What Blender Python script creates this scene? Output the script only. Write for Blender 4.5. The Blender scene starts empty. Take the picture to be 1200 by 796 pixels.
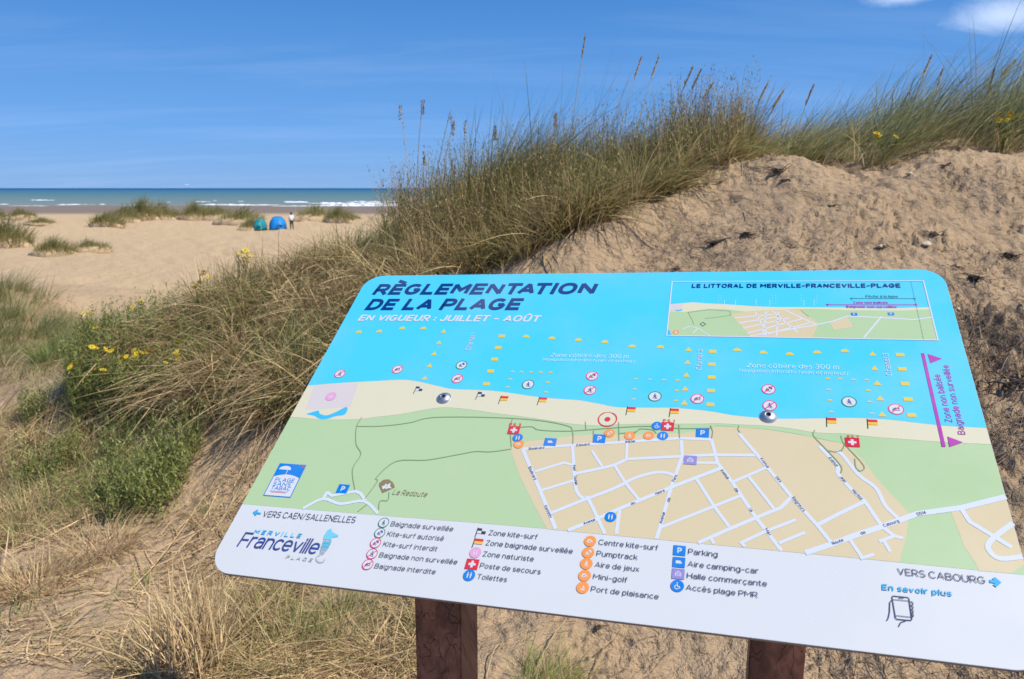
import bpy, bmesh, math, random
import numpy as np
from mathutils import Vector, Matrix
from mathutils.geometry import tessellate_polygon
R = math.radians
random.seed(7)
S = bpy.context.scene
COL = S.collection

# ------------------------------------------------------------------ camera, sky, sun
EYE = 1.6
FPX = 882.94            # focal length, for a picture 1200 wide
PITCH = R(11.367)
cam = bpy.data.cameras.new("camera")
cam.sensor_width = 36.0
cam.lens = 36.0 * FPX / 1200
cam.clip_start = 0.05
cam.clip_end = 60000
cam.dof.use_dof = True
cam.dof.focus_distance = 1.45
cam.dof.aperture_fstop = 10.0
camo = bpy.data.objects.new("camera", cam)
COL.objects.link(camo)
camo.location = (0, 0, EYE)
camo.rotation_euler = (math.pi / 2 - PITCH, 0, 0)
S.camera = camo

SUN_EL, SUN_AZ = 55.0, 113.0       # azimuth clockwise from the view direction (+Y)
world = bpy.data.worlds.new("World")
S.world = world
world.use_nodes = True
nt = world.node_tree
for n_ in list(nt.nodes):
    nt.nodes.remove(n_)


def N(nt, typ, **kw):
    n = nt.nodes.new(typ)
    for k, v in kw.items():
        if k.startswith('_'):
            setattr(n, k[1:], v)
        else:
            key = int(k[1:]) if k[0] == 'i' and k[1:].isdigit() else k.replace('__', ' ')
            n.inputs[key].default_value = v
    return n


def L(nt, a, b):
    nt.links.new(a, b)


sky = N(nt, 'ShaderNodeTexSky')
sky.sky_type = 'NISHITA'
sky.sun_disc = False
sky.sun_elevation = R(SUN_EL)
sky.sun_rotation = R(SUN_AZ)
sky.altitude = 0
sky.air_density = 1.0
sky.dust_density = 0.0
sky.ozone_density = 4.0
hsv = N(nt, 'ShaderNodeHueSaturation', Saturation=1.0, Value=1.0, Hue=0.5)
gam = N(nt, 'ShaderNodeGamma', Gamma=1.0)
sk_tc = N(nt, 'ShaderNodeTexCoord'); sk_sp = N(nt, 'ShaderNodeSeparateXYZ'); L(nt, sk_tc.outputs['Generated'], sk_sp.inputs[0])
blue = N(nt, 'ShaderNodeValToRGB'); L(nt, sk_sp.outputs[2], blue.inputs[0])
BE = blue.color_ramp.elements
BE[0].position = 0.0; BE[0].color = (0.125, 0.295, 0.600, 1)
BE[1].position = 1.0; BE[1].color = (0.020, 0.105, 0.370, 1)
for p_, c_ in ((0.07, (0.092, 0.270, 0.620, 1)), (0.24, (0.038, 0.175, 0.480, 1)), (0.5, (0.030, 0.140, 0.440, 1))):
    e_ = BE.new(p_); e_.color = c_
bsc = N(nt, 'ShaderNodeVectorMath', _operation='SCALE'); bsc.inputs['Scale'].default_value = 0.90 / 0.105; L(nt, blue.outputs[0], bsc.inputs[0])
smx = N(nt, 'ShaderNodeMix', _data_type='RGBA'); smx.inputs[0].default_value = 0.92; L(nt, sky.outputs[0], smx.inputs[6]); L(nt, bsc.outputs[0], smx.inputs[7])
L(nt, smx.outputs[2], hsv.inputs['Color'])
# thin cirrus: noise on the view direction projected on a high flat layer
tc = N(nt, 'ShaderNodeTexCoord')
sep = N(nt, 'ShaderNodeSeparateXYZ')
L(nt, tc.outputs['Generated'], sep.inputs[0])
zz = N(nt, 'ShaderNodeMath', _operation='ADD', i1=0.10)
L(nt, sep.outputs[2], zz.inputs[0])
zc = N(nt, 'ShaderNodeMath', _operation='MAXIMUM', i1=0.05)
L(nt, zz.outputs[0], zc.inputs[0])
dx = N(nt, 'ShaderNodeMath', _operation='DIVIDE'); L(nt, sep.outputs[0], dx.inputs[0]); L(nt, zc.outputs[0], dx.inputs[1])
dy = N(nt, 'ShaderNodeMath', _operation='DIVIDE'); L(nt, sep.outputs[1], dy.inputs[0]); L(nt, zc.outputs[0], dy.inputs[1])
cmb = N(nt, 'ShaderNodeCombineXYZ'); L(nt, dx.outputs[0], cmb.inputs[0]); L(nt, dy.outputs[0], cmb.inputs[1])
mp = N(nt, 'ShaderNodeMapping'); mp.inputs['Rotation'].default_value = (0, 0, R(14)); mp.inputs['Scale'].default_value = (0.35, 1.5, 1)
mp.inputs['Location'].default_value = (1.3, 0.55, 0)
L(nt, cmb.outputs[0], mp.inputs[0])
n1 = N(nt, 'ShaderNodeTexNoise', Scale=1.1, Detail=7.0, Roughness=0.62, Distortion=0.5)
L(nt, mp.outputs[0], n1.inputs['Vector'])
cr = N(nt, 'ShaderNodeMapRange'); cr.inputs[1].default_value = 0.47; cr.inputs[2].default_value = 0.80
cr.inputs[3].default_value = 0.0; cr.inputs[4].default_value = 0.085
L(nt, n1.outputs['Fac'], cr.inputs[0])


def cloud_puff(dirv, size, ns):
    """fac of one small torn cloud that stands in direction dirv"""
    nz = N(nt, 'ShaderNodeTexNoise', Scale=ns, Detail=9.0, Roughness=0.72, Distortion=0.8)
    mp2 = N(nt, 'ShaderNodeMapping'); mp2.inputs['Scale'].default_value = (1, 1, 2.6)
    L(nt, tc.outputs['Generated'], mp2.inputs[0]); L(nt, mp2.outputs[0], nz.inputs['Vector'])
    sb = N(nt, 'ShaderNodeVectorMath', _operation='SUBTRACT'); sb.inputs[1].default_value = dirv
    L(nt, tc.outputs['Generated'], sb.inputs[0])
    sc_ = N(nt, 'ShaderNodeVectorMath', _operation='MULTIPLY'); sc_.inputs[1].default_value = (1 / size, 1 / size, 3.0 / size)
    L(nt, sb.outputs[0], sc_.inputs[0])
    ln = N(nt, 'ShaderNodeVectorMath', _operation='LENGTH'); L(nt, sc_.outputs[0], ln.inputs[0])
    inv = N(nt, 'ShaderNodeMath', _operation='SUBTRACT', i0=1.0); L(nt, ln.outputs['Value'], inv.inputs[1])
    ad = N(nt, 'ShaderNodeMath', _operation='ADD'); L(nt, inv.outputs[0], ad.inputs[0]); L(nt, nz.outputs['Fac'], ad.inputs[1])
    mr = N(nt, 'ShaderNodeMapRange', _interpolation_type='SMOOTHSTEP'); mr.inputs[1].default_value = 0.58; mr.inputs[2].default_value = 1.5
    mr.inputs[3].default_value = 0.0; mr.inputs[4].default_value = 0.6
    L(nt, ad.outputs[0], mr.inputs[0])
    return mr.outputs[0]


def raydir(px, py):
    x, y, z = (px - 600) / FPX, (py - 398) / FPX, 1.0
    cp, sp = math.cos(PITCH), math.sin(PITCH)
    return Vector((x, -sp * y + cp * z, -cp * y - sp * z))


facs = [cr.outputs[0]]
for (px, py, sz) in ((1178, 18, 0.085), (1052, -6, 0.05), (1500, -60, 0.16), (-420, -160, 0.14), (700, -420, 0.2)):
    d = raydir(px, py).normalized()
    facs.append(cloud_puff(tuple(d), sz, 9.0))
acc = facs[0]
for f_ in facs[1:]:
    mx = N(nt, 'ShaderNodeMath', _operation='MAXIMUM'); L(nt, acc, mx.inputs[0]); L(nt, f_, mx.inputs[1]); acc = mx.outputs[0]
mixc = N(nt, 'ShaderNodeMix', _data_type='RGBA')
mixc.inputs[7].default_value = (6.2, 7.0, 8.4, 1)
L(nt, acc, mixc.inputs[0]); L(nt, hsv.outputs[0], mixc.inputs[6])
bg = N(nt, 'ShaderNodeBackground', Strength=0.105)
L(nt, mixc.outputs[2], bg.inputs[0])
wo = N(nt, 'ShaderNodeOutputWorld')
L(nt, bg.outputs[0], wo.inputs[0])

sl = bpy.data.lights.new("sun", 'SUN')
sl.energy = 3.5
sl.angle = R(0.5)
sl.color = (1.0, 0.95, 0.87)
so = bpy.data.objects.new("sun", sl)
COL.objects.link(so)
sdir = Vector((math.sin(R(SUN_AZ)) * math.cos(R(SUN_EL)), math.cos(R(SUN_AZ)) * math.cos(R(SUN_EL)), math.sin(R(SUN_EL))))
so.rotation_euler = (-sdir).to_track_quat('-Z', 'Y').to_euler()
so.location = (3, -4, 8)

S.view_settings.view_transform = 'Standard'
S.view_settings.look = 'None'
S.view_settings.exposure = 0.58
S.view_settings.gamma = 1.0
S.cycles.max_bounces = 6
S.cycles.diffuse_bounces = 3
S.cycles.glossy_bounces = 3
S.cycles.transmission_bounces = 3
S.cycles.transparent_max_bounces = 6
try:
    S.cycles.use_denoising = True
except Exception:
    pass


# ------------------------------------------------------------------ helpers
def tag(o, label=None, cat=None, group=None, kind=None):
    if label: o['label'] = label
    if cat: o['category'] = cat
    if group: o['group'] = group
    if kind: o['kind'] = kind
    return o


def link(name, me, parent=None, mats=()):
    for m in mats:
        me.materials.append(m)
    o = bpy.data.objects.new(name, me)
    COL.objects.link(o)
    if parent: o.parent = parent
    return o


def empty(name, loc=(0, 0, 0), parent=None):
    o = bpy.data.objects.new(name, None)
    o.empty_display_size = 0.1
    COL.objects.link(o)
    o.location = loc
    if parent: o.parent = parent
    return o


def mat(name, color, rough=0.8, spec=0.3, metal=0.0):
    m = bpy.data.materials.new(name)
    m.use_nodes = True
    b = m.node_tree.nodes['Principled BSDF']
    b.inputs['Base Color'].default_value = (*color, 1)
    b.inputs['Roughness'].default_value = rough
    b.inputs['Specular IOR Level'].default_value = spec
    b.inputs['Metallic'].default_value = metal
    return m


def srgb(r, g, b, k=1.0):
    def f(c):
        c = c / 255
        return k * (c / 12.92 if c <= 0.04045 else ((c + 0.055) / 1.055) ** 2.4)
    return (f(r), f(g), f(b))


def mesh_np(name, verts, faces_tri=None, faces_quad=None, smooth=True):
    me = bpy.data.meshes.new(name)
    nv = len(verts)
    me.vertices.add(nv)
    me.vertices.foreach_set('co', np.asarray(verts, np.float32).ravel())
    loops = []
    starts = []
    tot = 0
    if faces_quad is not None and len(faces_quad):
        fq = np.asarray(faces_quad, np.int32)
        loops.append(fq.ravel()); starts.append(np.arange(len(fq)) * 4 + tot); tot += fq.size
    if faces_tri is not None and len(faces_tri):
        ft = np.asarray(faces_tri, np.int32)
        loops.append(ft.ravel()); starts.append(np.arange(len(ft)) * 3 + tot); tot += ft.size
    lp = np.concatenate(loops).astype(np.int32)
    st = np.concatenate(starts).astype(np.int32)
    me.loops.add(len(lp)); me.loops.foreach_set('vertex_index', lp)
    me.polygons.add(len(st)); me.polygons.foreach_set('loop_start', st)
    if smooth:
        me.polygons.foreach_set('use_smooth', np.ones(len(st), bool))
    me.update(calc_edges=True)
    return me


# value noise in numpy
def _hash(ix, iy, seed):
    h = (ix * 374761393 + iy * 668265263 + seed * 1442695041) & 0xFFFFFFFF
    h = ((h ^ (h >> 13)) * 1274126177) & 0xFFFFFFFF
    return ((h ^ (h >> 16)) & 0xFFFF) / 65535.0


def vnoise(x, y, seed=0):
    x0 = np.floor(x).astype(np.int64); y0 = np.floor(y).astype(np.int64)
    fx = x - x0; fy = y - y0
    fx = fx * fx * fx * (fx * (fx * 6 - 15) + 10); fy = fy * fy * fy * (fy * (fy * 6 - 15) + 10)
    a = _hash(x0, y0, seed); b = _hash(x0 + 1, y0, seed); c = _hash(x0, y0 + 1, seed); d = _hash(x0 + 1, y0 + 1, seed)
    return (a * (1 - fx) + b * fx) * (1 - fy) + (c * (1 - fx) + d * fx) * fy - 0.5


def fbm(x, y, f, octs, seed=0, gain=0.5):
    s = np.zeros_like(x, dtype=float); a = 1.0
    for k in range(octs):
        ca, sa = math.cos(0.7 * k + 0.3), math.sin(0.7 * k + 0.3)
        s += a * vnoise((x * ca - y * sa) * f + 17.3 * k, (x * sa + y * ca) * f - 9.1 * k, seed + k)
        f *= 2.05; a *= gain
    return s


def sstep(a, b, x):
    t = np.clip((x - a) / (b - a), 0, 1)
    return t * t * (3 - 2 * t)


# ------------------------------------------------------------------ terrain
def at(px, py, Y):
    """the point at distance Y in front of the camera seen in direction px, py"""
    d = raydir(px, py)
    k = Y / d.y
    return Vector((d.x * k, Y, EYE + d.z * k))


def profile(y):
    return np.interp(y, [-50, 0, 8, 12, 15, 20, 28, 60, 90, 130, 200, 310, 500, 30000],
                     [0.3, 0.0, 0.0, -0.12, -0.5, -1.6, -2.45, -2.6, -2.75, -3.35, -4.7, -5.4, -7, -16])


def zfar(x, y):
    swell = np.where(x < -6, 1, 0) * sstep(-6, -14, x) * (0.62 * np.exp(-((y - 88) / 9.0) ** 2)) + 0.5 * np.exp(-((y - 70) / 12.0) ** 2) * sstep(-40, -50, x)
    ridge = 1.8 * np.exp(-((y - 6.8) / 3.2) ** 2) / (1 + np.exp(-(x - 2.0) * 1.2))
    return profile(y) + np.where(y < 40, ridge, 0) + swell


CT = [  # (px, py, distance): measured spots of the sand surface
    (0, 796, 2.2), (300, 796, 2.2), (600, 796, 2.15), (900, 796, 2.05), (1200, 796, 1.95),
    (600, 700, 2.6), (750, 740, 2.35), (1190, 600, 2.3), (1200, 700, 2.1), (1150, 450, 3.0),
    (900, 400, 3.3), (900, 300, 4.0), (900, 240, 4.6), (930, 184, 5.0), (1012, 217, 5.05), (1100, 191, 4.9), (960, 193, 5.0), (1190, 208, 4.7),
    (880, 203, 5.0), (800, 236, 4.9), (740, 261, 4.7), (680, 290, 4.5),
    (700, 235, 6.0), (760, 205, 6.5), (600, 255, 6.3), (520, 268, 6.3), (450, 290, 6.2), (380, 325, 6.0), (300, 350, 6.0),
    (200, 388, 6.0), (120, 430, 5.8), (60, 470, 5.7),
    (900, 190, 7), (1050, 182, 7.5), (1200, 178, 7.5),
    (0, 352, 12), (100, 392, 11), (0, 420, 8.5), (0, 480, 6.8), (0, 540, 5.2), (0, 620, 3.9), (0, 700, 2.95),
    (100, 540, 4.9), (100, 620, 3.7), (100, 700, 2.9),
    (200, 480, 5.0), (200, 560, 4.1), (200, 640, 3.4), (200, 720, 2.75),
    (300, 420, 5.0), (300, 500, 4.3), (300, 580, 3.7), (300, 660, 3.1),
    (400, 380, 5.0), (380, 470, 4.2), (400, 560, 3.5), (400, 640, 3.0), (400, 720, 2.6),
    (500, 330, 5.1), (500, 420, 4.2), (500, 520, 3.5), (500, 620, 3.0),
    (600, 300, 5.0), (600, 400, 4.0), (600, 500, 3.4), (600, 600, 2.9),
    (750, 300, 4.5), (750, 400, 3.6), (750, 500, 3.1), (750, 620, 2.7),
    (1050, 260, 4.3), (1050, 340, 3.7), (1150, 330, 3.75), (1050, 500, 2.8), (1050, 640, 2.4), (1200, 400, 3.2), (1180, 270, 4.3),
]
cp_ = [tuple(at(*c)) for c in CT]
cp_ += [(-3, 0, 0), (0, 0, 0), (3, 0, .25), (0, -5, .15), (-8, -5, 0), (8, -5, .6), (6, 0, .7), (4, 2.2, .75), (6, 4, 1.5), (-6, 2, -.1),
        (-1.5, 9, .1), (0, 9, .6), (2, 9, 1.4), (5, 9, 1.7), (-3, 9.5, -.2), (-8, 5, -.3), (0.8, 1.3, 0.02), (-0.3, 1.3, 0.0), (1.6, 1.4, .12)]
for k in range(24):
    a = k / 24 * 2 * math.pi
    x_, y_ = 19 * math.sin(a), 19 * math.cos(a)
    cp_.append((x_, y_, float(zfar(np.array([x_]), np.array([y_]))[0])))
cp_ = np.array(cp_)


def _tps_fit(P, lam=6e-4):
    n = len(P)
    d2 = ((P[:, None, :2] - P[None, :, :2]) ** 2).sum(-1)
    K = np.where(d2 > 0, 0.5 * d2 * np.log(np.maximum(d2, 1e-12)), 0) + lam * np.eye(n)
    Q = np.c_[np.ones(n), P[:, :2]]
    A = np.block([[K, Q], [Q.T, np.zeros((3, 3))]])
    return np.linalg.solve(A, np.r_[P[:, 2], 0, 0, 0])


_w = _tps_fit(cp_)


def tps(x, y):
    out = np.empty(len(x))
    for s in range(0, len(x), 20000):
        xs, ys = x[s:s + 20000], y[s:s + 20000]
        d2 = (xs[:, None] - cp_[None, :, 0]) ** 2 + (ys[:, None] - cp_[None, :, 1]) ** 2
        U = 0.5 * d2 * np.log(np.maximum(d2, 1e-12))
        out[s:s + 20000] = U @ _w[:-3] + _w[-3] + _w[-2] * xs + _w[-1] * ys
    return out


def H(x, y, fine=True):
    x = np.atleast_1d(np.asarray(x, float)); y = np.atleast_1d(np.asarray(y, float))
    r = np.hypot(x, y)
    near = r < 20
    z = zfar(x, y)
    if near.any():
        w = 1 - sstep(14, 19, r[near])
        z[near] = z[near] * (1 - w) + tps(x[near], y[near]) * w
    if fine:
        damp = 1 - sstep(7, 14, r)
        # lumps: strongest on the dug-up mound to the right
        rough = 0.35 + 0.65 * sstep(0.6, 1.8, x) * sstep(1.6, 2.4, y)
        root = np.exp(-(((x - 2.05) / 0.42) ** 2 + ((y - 3.0) / 0.5) ** 2))
        z = z + fbm(x, y, 1.3, 2, 3) * 0.05 * (0.5 + 0.5 * damp)
        lump = fbm(x, y, 9, 5, 11, 0.6)
        clod = fbm(x, y, 36, 3, 77, 0.6); patch = sstep(-0.1, 0.35, fbm(x, y, 2.6, 2, 78))
        z = z + damp * (lump * 0.022 * rough - np.maximum(-lump - 0.15, 0) * 0.05 * rough + np.maximum(clod + 0.02, 0) * 0.070 * rough * (0.3 + 0.7 * patch) + fbm(x, y, 3.6, 2, 79) * 0.035 * rough)
        z = z + damp * root * (np.abs(fbm(x, y, 16, 4, 41, 0.65)) * 0.10)
        z = z + (1 - damp) * (fbm(x, y, 0.16, 4, 5) * 0.28 + fbm(x, y, 0.9, 3, 6) * 0.20) * (1 - sstep(110, 200, y))
    return z


th_f = np.arange(-41, 41.01, 0.165)
th_b = np.arange(41 + 3, 360 - 41 - 0.1, 3.0)
th = np.radians(np.r_[th_f, th_b])
rr = [0.5]
while rr[-1] < 9: rr.append(rr[-1] * 1.0048)
while rr[-1] < 110: rr.append(rr[-1] * 1.02)
while rr[-1] < 30000: rr.append(rr[-1] * 1.06)
rr = np.array(rr)
TH, RR = np.meshgrid(th, rr)
GX, GY = RR * np.sin(TH), RR * np.cos(TH)
GZ = H(GX.ravel(), GY.ravel()).reshape(GX.shape)
nr, nth = GX.shape
V = np.c_[GX.ravel(), GY.ravel(), GZ.ravel()]
V = np.vstack([V, [0, 0, float(H([0.], [0.])[0])]])
i, j = np.meshgrid(np.arange(nr - 1), np.arange(nth), indexing='ij')
jn = (j + 1) % nth
Q = np.stack([i * nth + j, i * nth + jn, (i + 1) * nth + jn, (i + 1) * nth + j], -1).reshape(-1, 4)
jj = np.arange(nth)
T = np.stack([np.full(nth, nr * nth), (jj + 1) % nth, jj], -1)
Q = Q[:, ::-1]; T = T[:, ::-1]
sand_me = mesh_np('ground', V, T, Q)


def sand_material():
    m = bpy.data.materials.new('sand'); m.use_nodes = True
    t = m.node_tree; b = t.nodes['Principled BSDF']
    b.inputs['Roughness'].default_value = 0.95; b.inputs['Specular IOR Level'].default_value = 0.1
    g = N(t, 'ShaderNodeNewGeometry')
    sp = N(t, 'ShaderNodeSeparateXYZ'); L(t, g.outputs['Position'], sp.inputs[0])
    big = N(t, 'ShaderNodeTexNoise', Scale=0.9, Detail=4.0, Roughness=0.6); L(t, g.outputs['Position'], big.inputs['Vector'])
    mid = N(t, 'ShaderNodeTexNoise', Scale=22.0, Detail=5.0, Roughness=0.65); L(t, g.outputs['Position'], mid.inputs['Vector'])
    fin = N(t, 'ShaderNodeTexNoise', Scale=420.0, Detail=2.0, Roughness=0.6); L(t, g.outputs['Position'], fin.inputs['Vector'])
    c1 = N(t, 'ShaderNodeMix', _data_type='RGBA'); c1.inputs[6].default_value = (0.43, 0.295, 0.168, 1); c1.inputs[7].default_value = (0.55, 0.395, 0.24, 1)
    L(t, big.outputs['Fac'], c1.inputs[0])
    # dark organic crumbs between the grains
    r1 = N(t, 'ShaderNodeMapRange'); r1.inputs[1].default_value = 0.54; r1.inputs[2].default_value = 0.68; r1.inputs[3].default_value = 0; r1.inputs[4].default_value = 0.5
    L(t, mid.outputs['Fac'], r1.inputs[0])
    c2 = N(t, 'ShaderNodeMix', _data_type='RGBA'); c2.inputs[7].default_value = (0.16, 0.115, 0.08, 1)
    # only near the dunes
    nd = N(t, 'ShaderNodeMapRange'); nd.inputs[1].default_value = 9; nd.inputs[2].default_value = 16; nd.inputs[3].default_value = 1; nd.inputs[4].default_value = 0
    L(t, sp.outputs[1], nd.inputs[0])
    mu = N(t, 'ShaderNodeMath', _operation='MULTIPLY'); L(t, r1.outputs[0], mu.inputs[0]); L(t, nd.outputs[0], mu.inputs[1])
    L(t, mu.outputs[0], c2.inputs[0]); L(t, c1.outputs[2], c2.inputs[6])
    # tone varying from grain to grain
    r2 = N(t, 'ShaderNodeMapRange'); r2.inputs[1].default_value = 0.3; r2.inputs[2].default_value = 0.7; r2.inputs[3].default_value = 0.78; r2.inputs[4].default_value = 1.2
    L(t, fin.outputs['Fac'], r2.inputs[0])
    c3 = N(t, 'ShaderNodeMix', _data_type='RGBA', _blend_type='MULTIPLY'); c3.inputs[0].default_value = 1
    L(t, c2.outputs[2], c3.inputs[6]); L(t, r2.outputs[0], c3.inputs[7])
    hu = N(t, 'ShaderNodeAttribute'); hu.attribute_name = 'humus_shade'  # litter stain together with painted shade under the plants
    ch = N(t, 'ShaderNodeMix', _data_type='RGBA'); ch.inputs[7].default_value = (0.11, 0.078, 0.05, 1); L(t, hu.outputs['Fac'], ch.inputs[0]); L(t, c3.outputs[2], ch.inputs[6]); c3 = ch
    dr = N(t, 'ShaderNodeMapRange'); dr.inputs[1].default_value = 9; dr.inputs[2].default_value = 22; dr.inputs[3].default_value = 0; dr.inputs[4].default_value = .85; L(t, sp.outputs[1], dr.inputs[0])
    cd = N(t, 'ShaderNodeMix', _data_type='RGBA'); cd.inputs[7].default_value = (0.54, 0.39, 0.225, 1); L(t, dr.outputs[0], cd.inputs[0]); L(t, c3.outputs[2], cd.inputs[6]); c3 = cd
    # wet foreshore
    wn = N(t, 'ShaderNodeTexNoise', Scale=0.03, Detail=3.0); L(t, g.outputs['Position'], wn.inputs['Vector'])
    wa = N(t, 'ShaderNodeMath', _operation='MULTIPLY_ADD', i1=40.0); L(t, wn.outputs['Fac'], wa.inputs[0]); L(t, sp.outputs[1], wa.inputs[2])
    wr = N(t, 'ShaderNodeMapRange', _interpolation_type='SMOOTHSTEP'); wr.inputs[1].default_value = 165; wr.inputs[2].default_value = 225; wr.inputs[3].default_value = 0; wr.inputs[4].default_value = 1
    L(t, wa.outputs[0], wr.inputs[0])
    c4 = N(t, 'ShaderNodeMix', _data_type='RGBA'); c4.inputs[7].default_value = (0.215, 0.17, 0.135, 1)
    L(t, wr.outputs[0], c4.inputs[0]); L(t, c3.outputs[2], c4.inputs[6])
    L(t, c4.outputs[2], b.inputs['Base Color'])
    ft = N(t, 'ShaderNodeTexNoise', Scale=1.7, Detail=4.0, Roughness=0.7); L(t, g.outputs['Position'], ft.inputs['Vector'])
    bpf = N(t, 'ShaderNodeBump', Strength=0.8, Distance=0.3); L(t, ft.outputs['Fac'], bpf.inputs['Height'])
    gr = N(t, 'ShaderNodeTexNoise', Scale=85.0, Detail=3.0, Roughness=0.6); L(t, g.outputs['Position'], gr.inputs['Vector'])
    bp0 = N(t, 'ShaderNodeBump', Strength=0.9, Distance=0.016); L(t, gr.outputs['Fac'], bp0.inputs['Height']); L(t, bpf.outputs[0], bp0.inputs['Normal'])
    bp = N(t, 'ShaderNodeBump', Strength=0.8, Distance=0.016); L(t, bp0.outputs[0], bp.inputs['Normal'])
    bp2 = N(t, 'ShaderNodeBump', Strength=0.55, Distance=0.0025)
    L(t, mid.outputs['Fac'], bp.inputs['Height']); L(t, fin.outputs['Fac'], bp2.inputs['Height'])
    L(t, bp.outputs[0], bp2.inputs['Normal']); L(t, bp2.outputs[0], b.inputs['Normal'])
    return m


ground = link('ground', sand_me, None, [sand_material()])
tag(ground, 'pale beach sand and dug-up dune mound running down to the sea', kind='structure')


# ------------------------------------------------------------------ sea
def sea_material():
    m = bpy.data.materials.new('sea_water'); m.use_nodes = True
    t = m.node_tree; b = t.nodes['Principled BSDF']
    g = N(t, 'ShaderNodeNewGeometry'); sp = N(t, 'ShaderNodeSeparateXYZ'); L(t, g.outputs['Position'], sp.inputs[0])
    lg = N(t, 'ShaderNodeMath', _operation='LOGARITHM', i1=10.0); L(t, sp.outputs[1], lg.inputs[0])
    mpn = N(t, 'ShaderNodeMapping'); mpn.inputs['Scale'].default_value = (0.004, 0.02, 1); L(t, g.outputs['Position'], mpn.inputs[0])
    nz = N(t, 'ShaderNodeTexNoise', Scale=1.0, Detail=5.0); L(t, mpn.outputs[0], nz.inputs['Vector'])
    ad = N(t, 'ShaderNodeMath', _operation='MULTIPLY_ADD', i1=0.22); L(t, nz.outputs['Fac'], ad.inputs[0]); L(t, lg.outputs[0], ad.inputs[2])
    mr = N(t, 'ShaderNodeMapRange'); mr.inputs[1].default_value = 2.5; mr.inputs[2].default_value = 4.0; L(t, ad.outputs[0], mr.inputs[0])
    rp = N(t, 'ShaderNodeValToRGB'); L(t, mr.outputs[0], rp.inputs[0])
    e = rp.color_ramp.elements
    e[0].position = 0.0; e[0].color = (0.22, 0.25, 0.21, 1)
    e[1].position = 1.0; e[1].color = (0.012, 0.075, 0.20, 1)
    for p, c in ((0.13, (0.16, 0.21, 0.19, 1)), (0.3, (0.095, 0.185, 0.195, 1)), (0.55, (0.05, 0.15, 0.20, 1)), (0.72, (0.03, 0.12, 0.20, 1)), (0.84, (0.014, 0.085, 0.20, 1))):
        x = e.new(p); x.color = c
    L(t, rp.outputs[0], b.inputs['Base Color'])
    b.inputs['Roughness'].default_value = 0.6; b.inputs['Specular IOR Level'].default_value = 0.12
    mb = N(t, 'ShaderNodeMapping'); mb.inputs['Scale'].default_value = (0.12, 0.5, 1); L(t, g.outputs['Position'], mb.inputs[0])
    nb = N(t, 'ShaderNodeTexNoise', Scale=1.0, Detail=6.0); L(t, mb.outputs[0], nb.inputs['Vector'])
    bp = N(t, 'ShaderNodeBump', Strength=0.5, Distance=0.6); L(t, nb.outputs['Fac'], bp.inputs['Height']); L(t, bp.outputs[0], b.inputs['Normal'])
    return m


SEA_Z = -5.4
ys = [285.0]
while ys[-1] < 700: ys.append(ys[-1] + 3.0)
while ys[-1] < 40000: ys.append(ys[-1] * 1.06)
xs = np.r_[-40000, -20000, -9000, -4000, -2000, -1000, np.arange(-700, 701, 20.0), 1000, 2000, 4000, 9000, 20000, 40000]
SX, SY = np.meshgrid(xs, np.array(ys))
amp = 0.16 * (1 - sstep(600, 720, SY))
SZ = SEA_Z + amp * (np.sin(SY / 3.1 + fbm(SX.ravel(), SY.ravel(), 0.01, 3, 9).reshape(SX.shape) * 14)) * sstep(300, 330, SY)
ny, nx = SX.shape
i, j = np.meshgrid(np.arange(ny - 1), np.arange(nx - 1), indexing='ij')
SQ = np.stack([i * nx + j, i * nx + j + 1, (i + 1) * nx + j + 1, (i + 1) * nx + j], -1).reshape(-1, 4)
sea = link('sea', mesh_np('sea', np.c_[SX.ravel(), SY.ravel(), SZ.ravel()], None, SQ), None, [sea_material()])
tag(sea, 'calm green sea turning deep blue at the horizon', kind='structure')

# breaking surf: low rolls of white water, ragged in outline
foam_m = mat('sea_foam', (0.72, 0.74, 0.76), 0.9, 0.1)


def foam_strip(rng, x0, x1, y, wid, hgt, V, F):
    n = max(6, int((x1 - x0) / 1.5))
    base = len(V)
    for k in range(n + 1):
        t = k / n; x = x0 + (x1 - x0) * t
        env = min(1, 6 * t, 6 * (1 - t)) * (0.35 + 0.65 * rng.random())
        yy = y + 2.5 * math.sin(x * 0.05 + y) + rng.random() * 0.8
        w = wid * env; h = hgt * env
        for (dy_, dz_) in ((-w * 0.5, -0.05), (-w * 0.3, h * 0.7), (0, h), (w * 0.5, h * 0.25), (w, -0.05)):
            V.append((x, yy + dy_, SEA_Z + dz_ + 0.02))
    for k in range(n):
        for q in range(4):
            a = base + k * 5 + q
            F.append((a, a + 1, a + 6, a + 5))


rng = random.Random(5)
FV, FF = [], []


def Xpx(px, Y):
    return (px - 600) / FPX * Y * math.cos(PITCH) / 1.0


def Ysea(py):
    return (EYE - SEA_Z) * FPX / (py - 220.5) * 1.0


for (xa, xb, py, h) in ((31, 67, 234.4, .75), (-30, 18, 239.3, .6), (62, 113, 239.6, .6), (118, 124, 239, .45), (152, 175, 239.5, .6), (180, 196, 237, .4), (225, 300, 239.6, .7),
                        (226, 246, 236.3, .7), (248, 252, 235, .5), (276, 283, 236, .5), (262, 330, 240.2, .8), (330, 362, 236.8, .8), (352, 470, 238.4, 1.1), (360, 520, 240.3, 1.0), (400, 480, 236.4, .9), (330, 358, 236.0, .5), (140, 200, 240.6, .35), (0, 60, 241.0, .3),
                        (520, 700, 239, 1.0), (760, 1100, 239.6, .9), (-300, -60, 239, .8), (-200, -120, 234, .7), (300, 480, 241.2, .5)):
    Y = Ysea(py)
    foam_strip(rng, Xpx(xa, Y), Xpx(xb, Y), Y, 2.2 + 3 * h, h * 0.62, FV, FF)
fm = bpy.data.meshes.new('surf_foam'); fm.from_pydata(FV, [], FF); fm.update()
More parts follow.
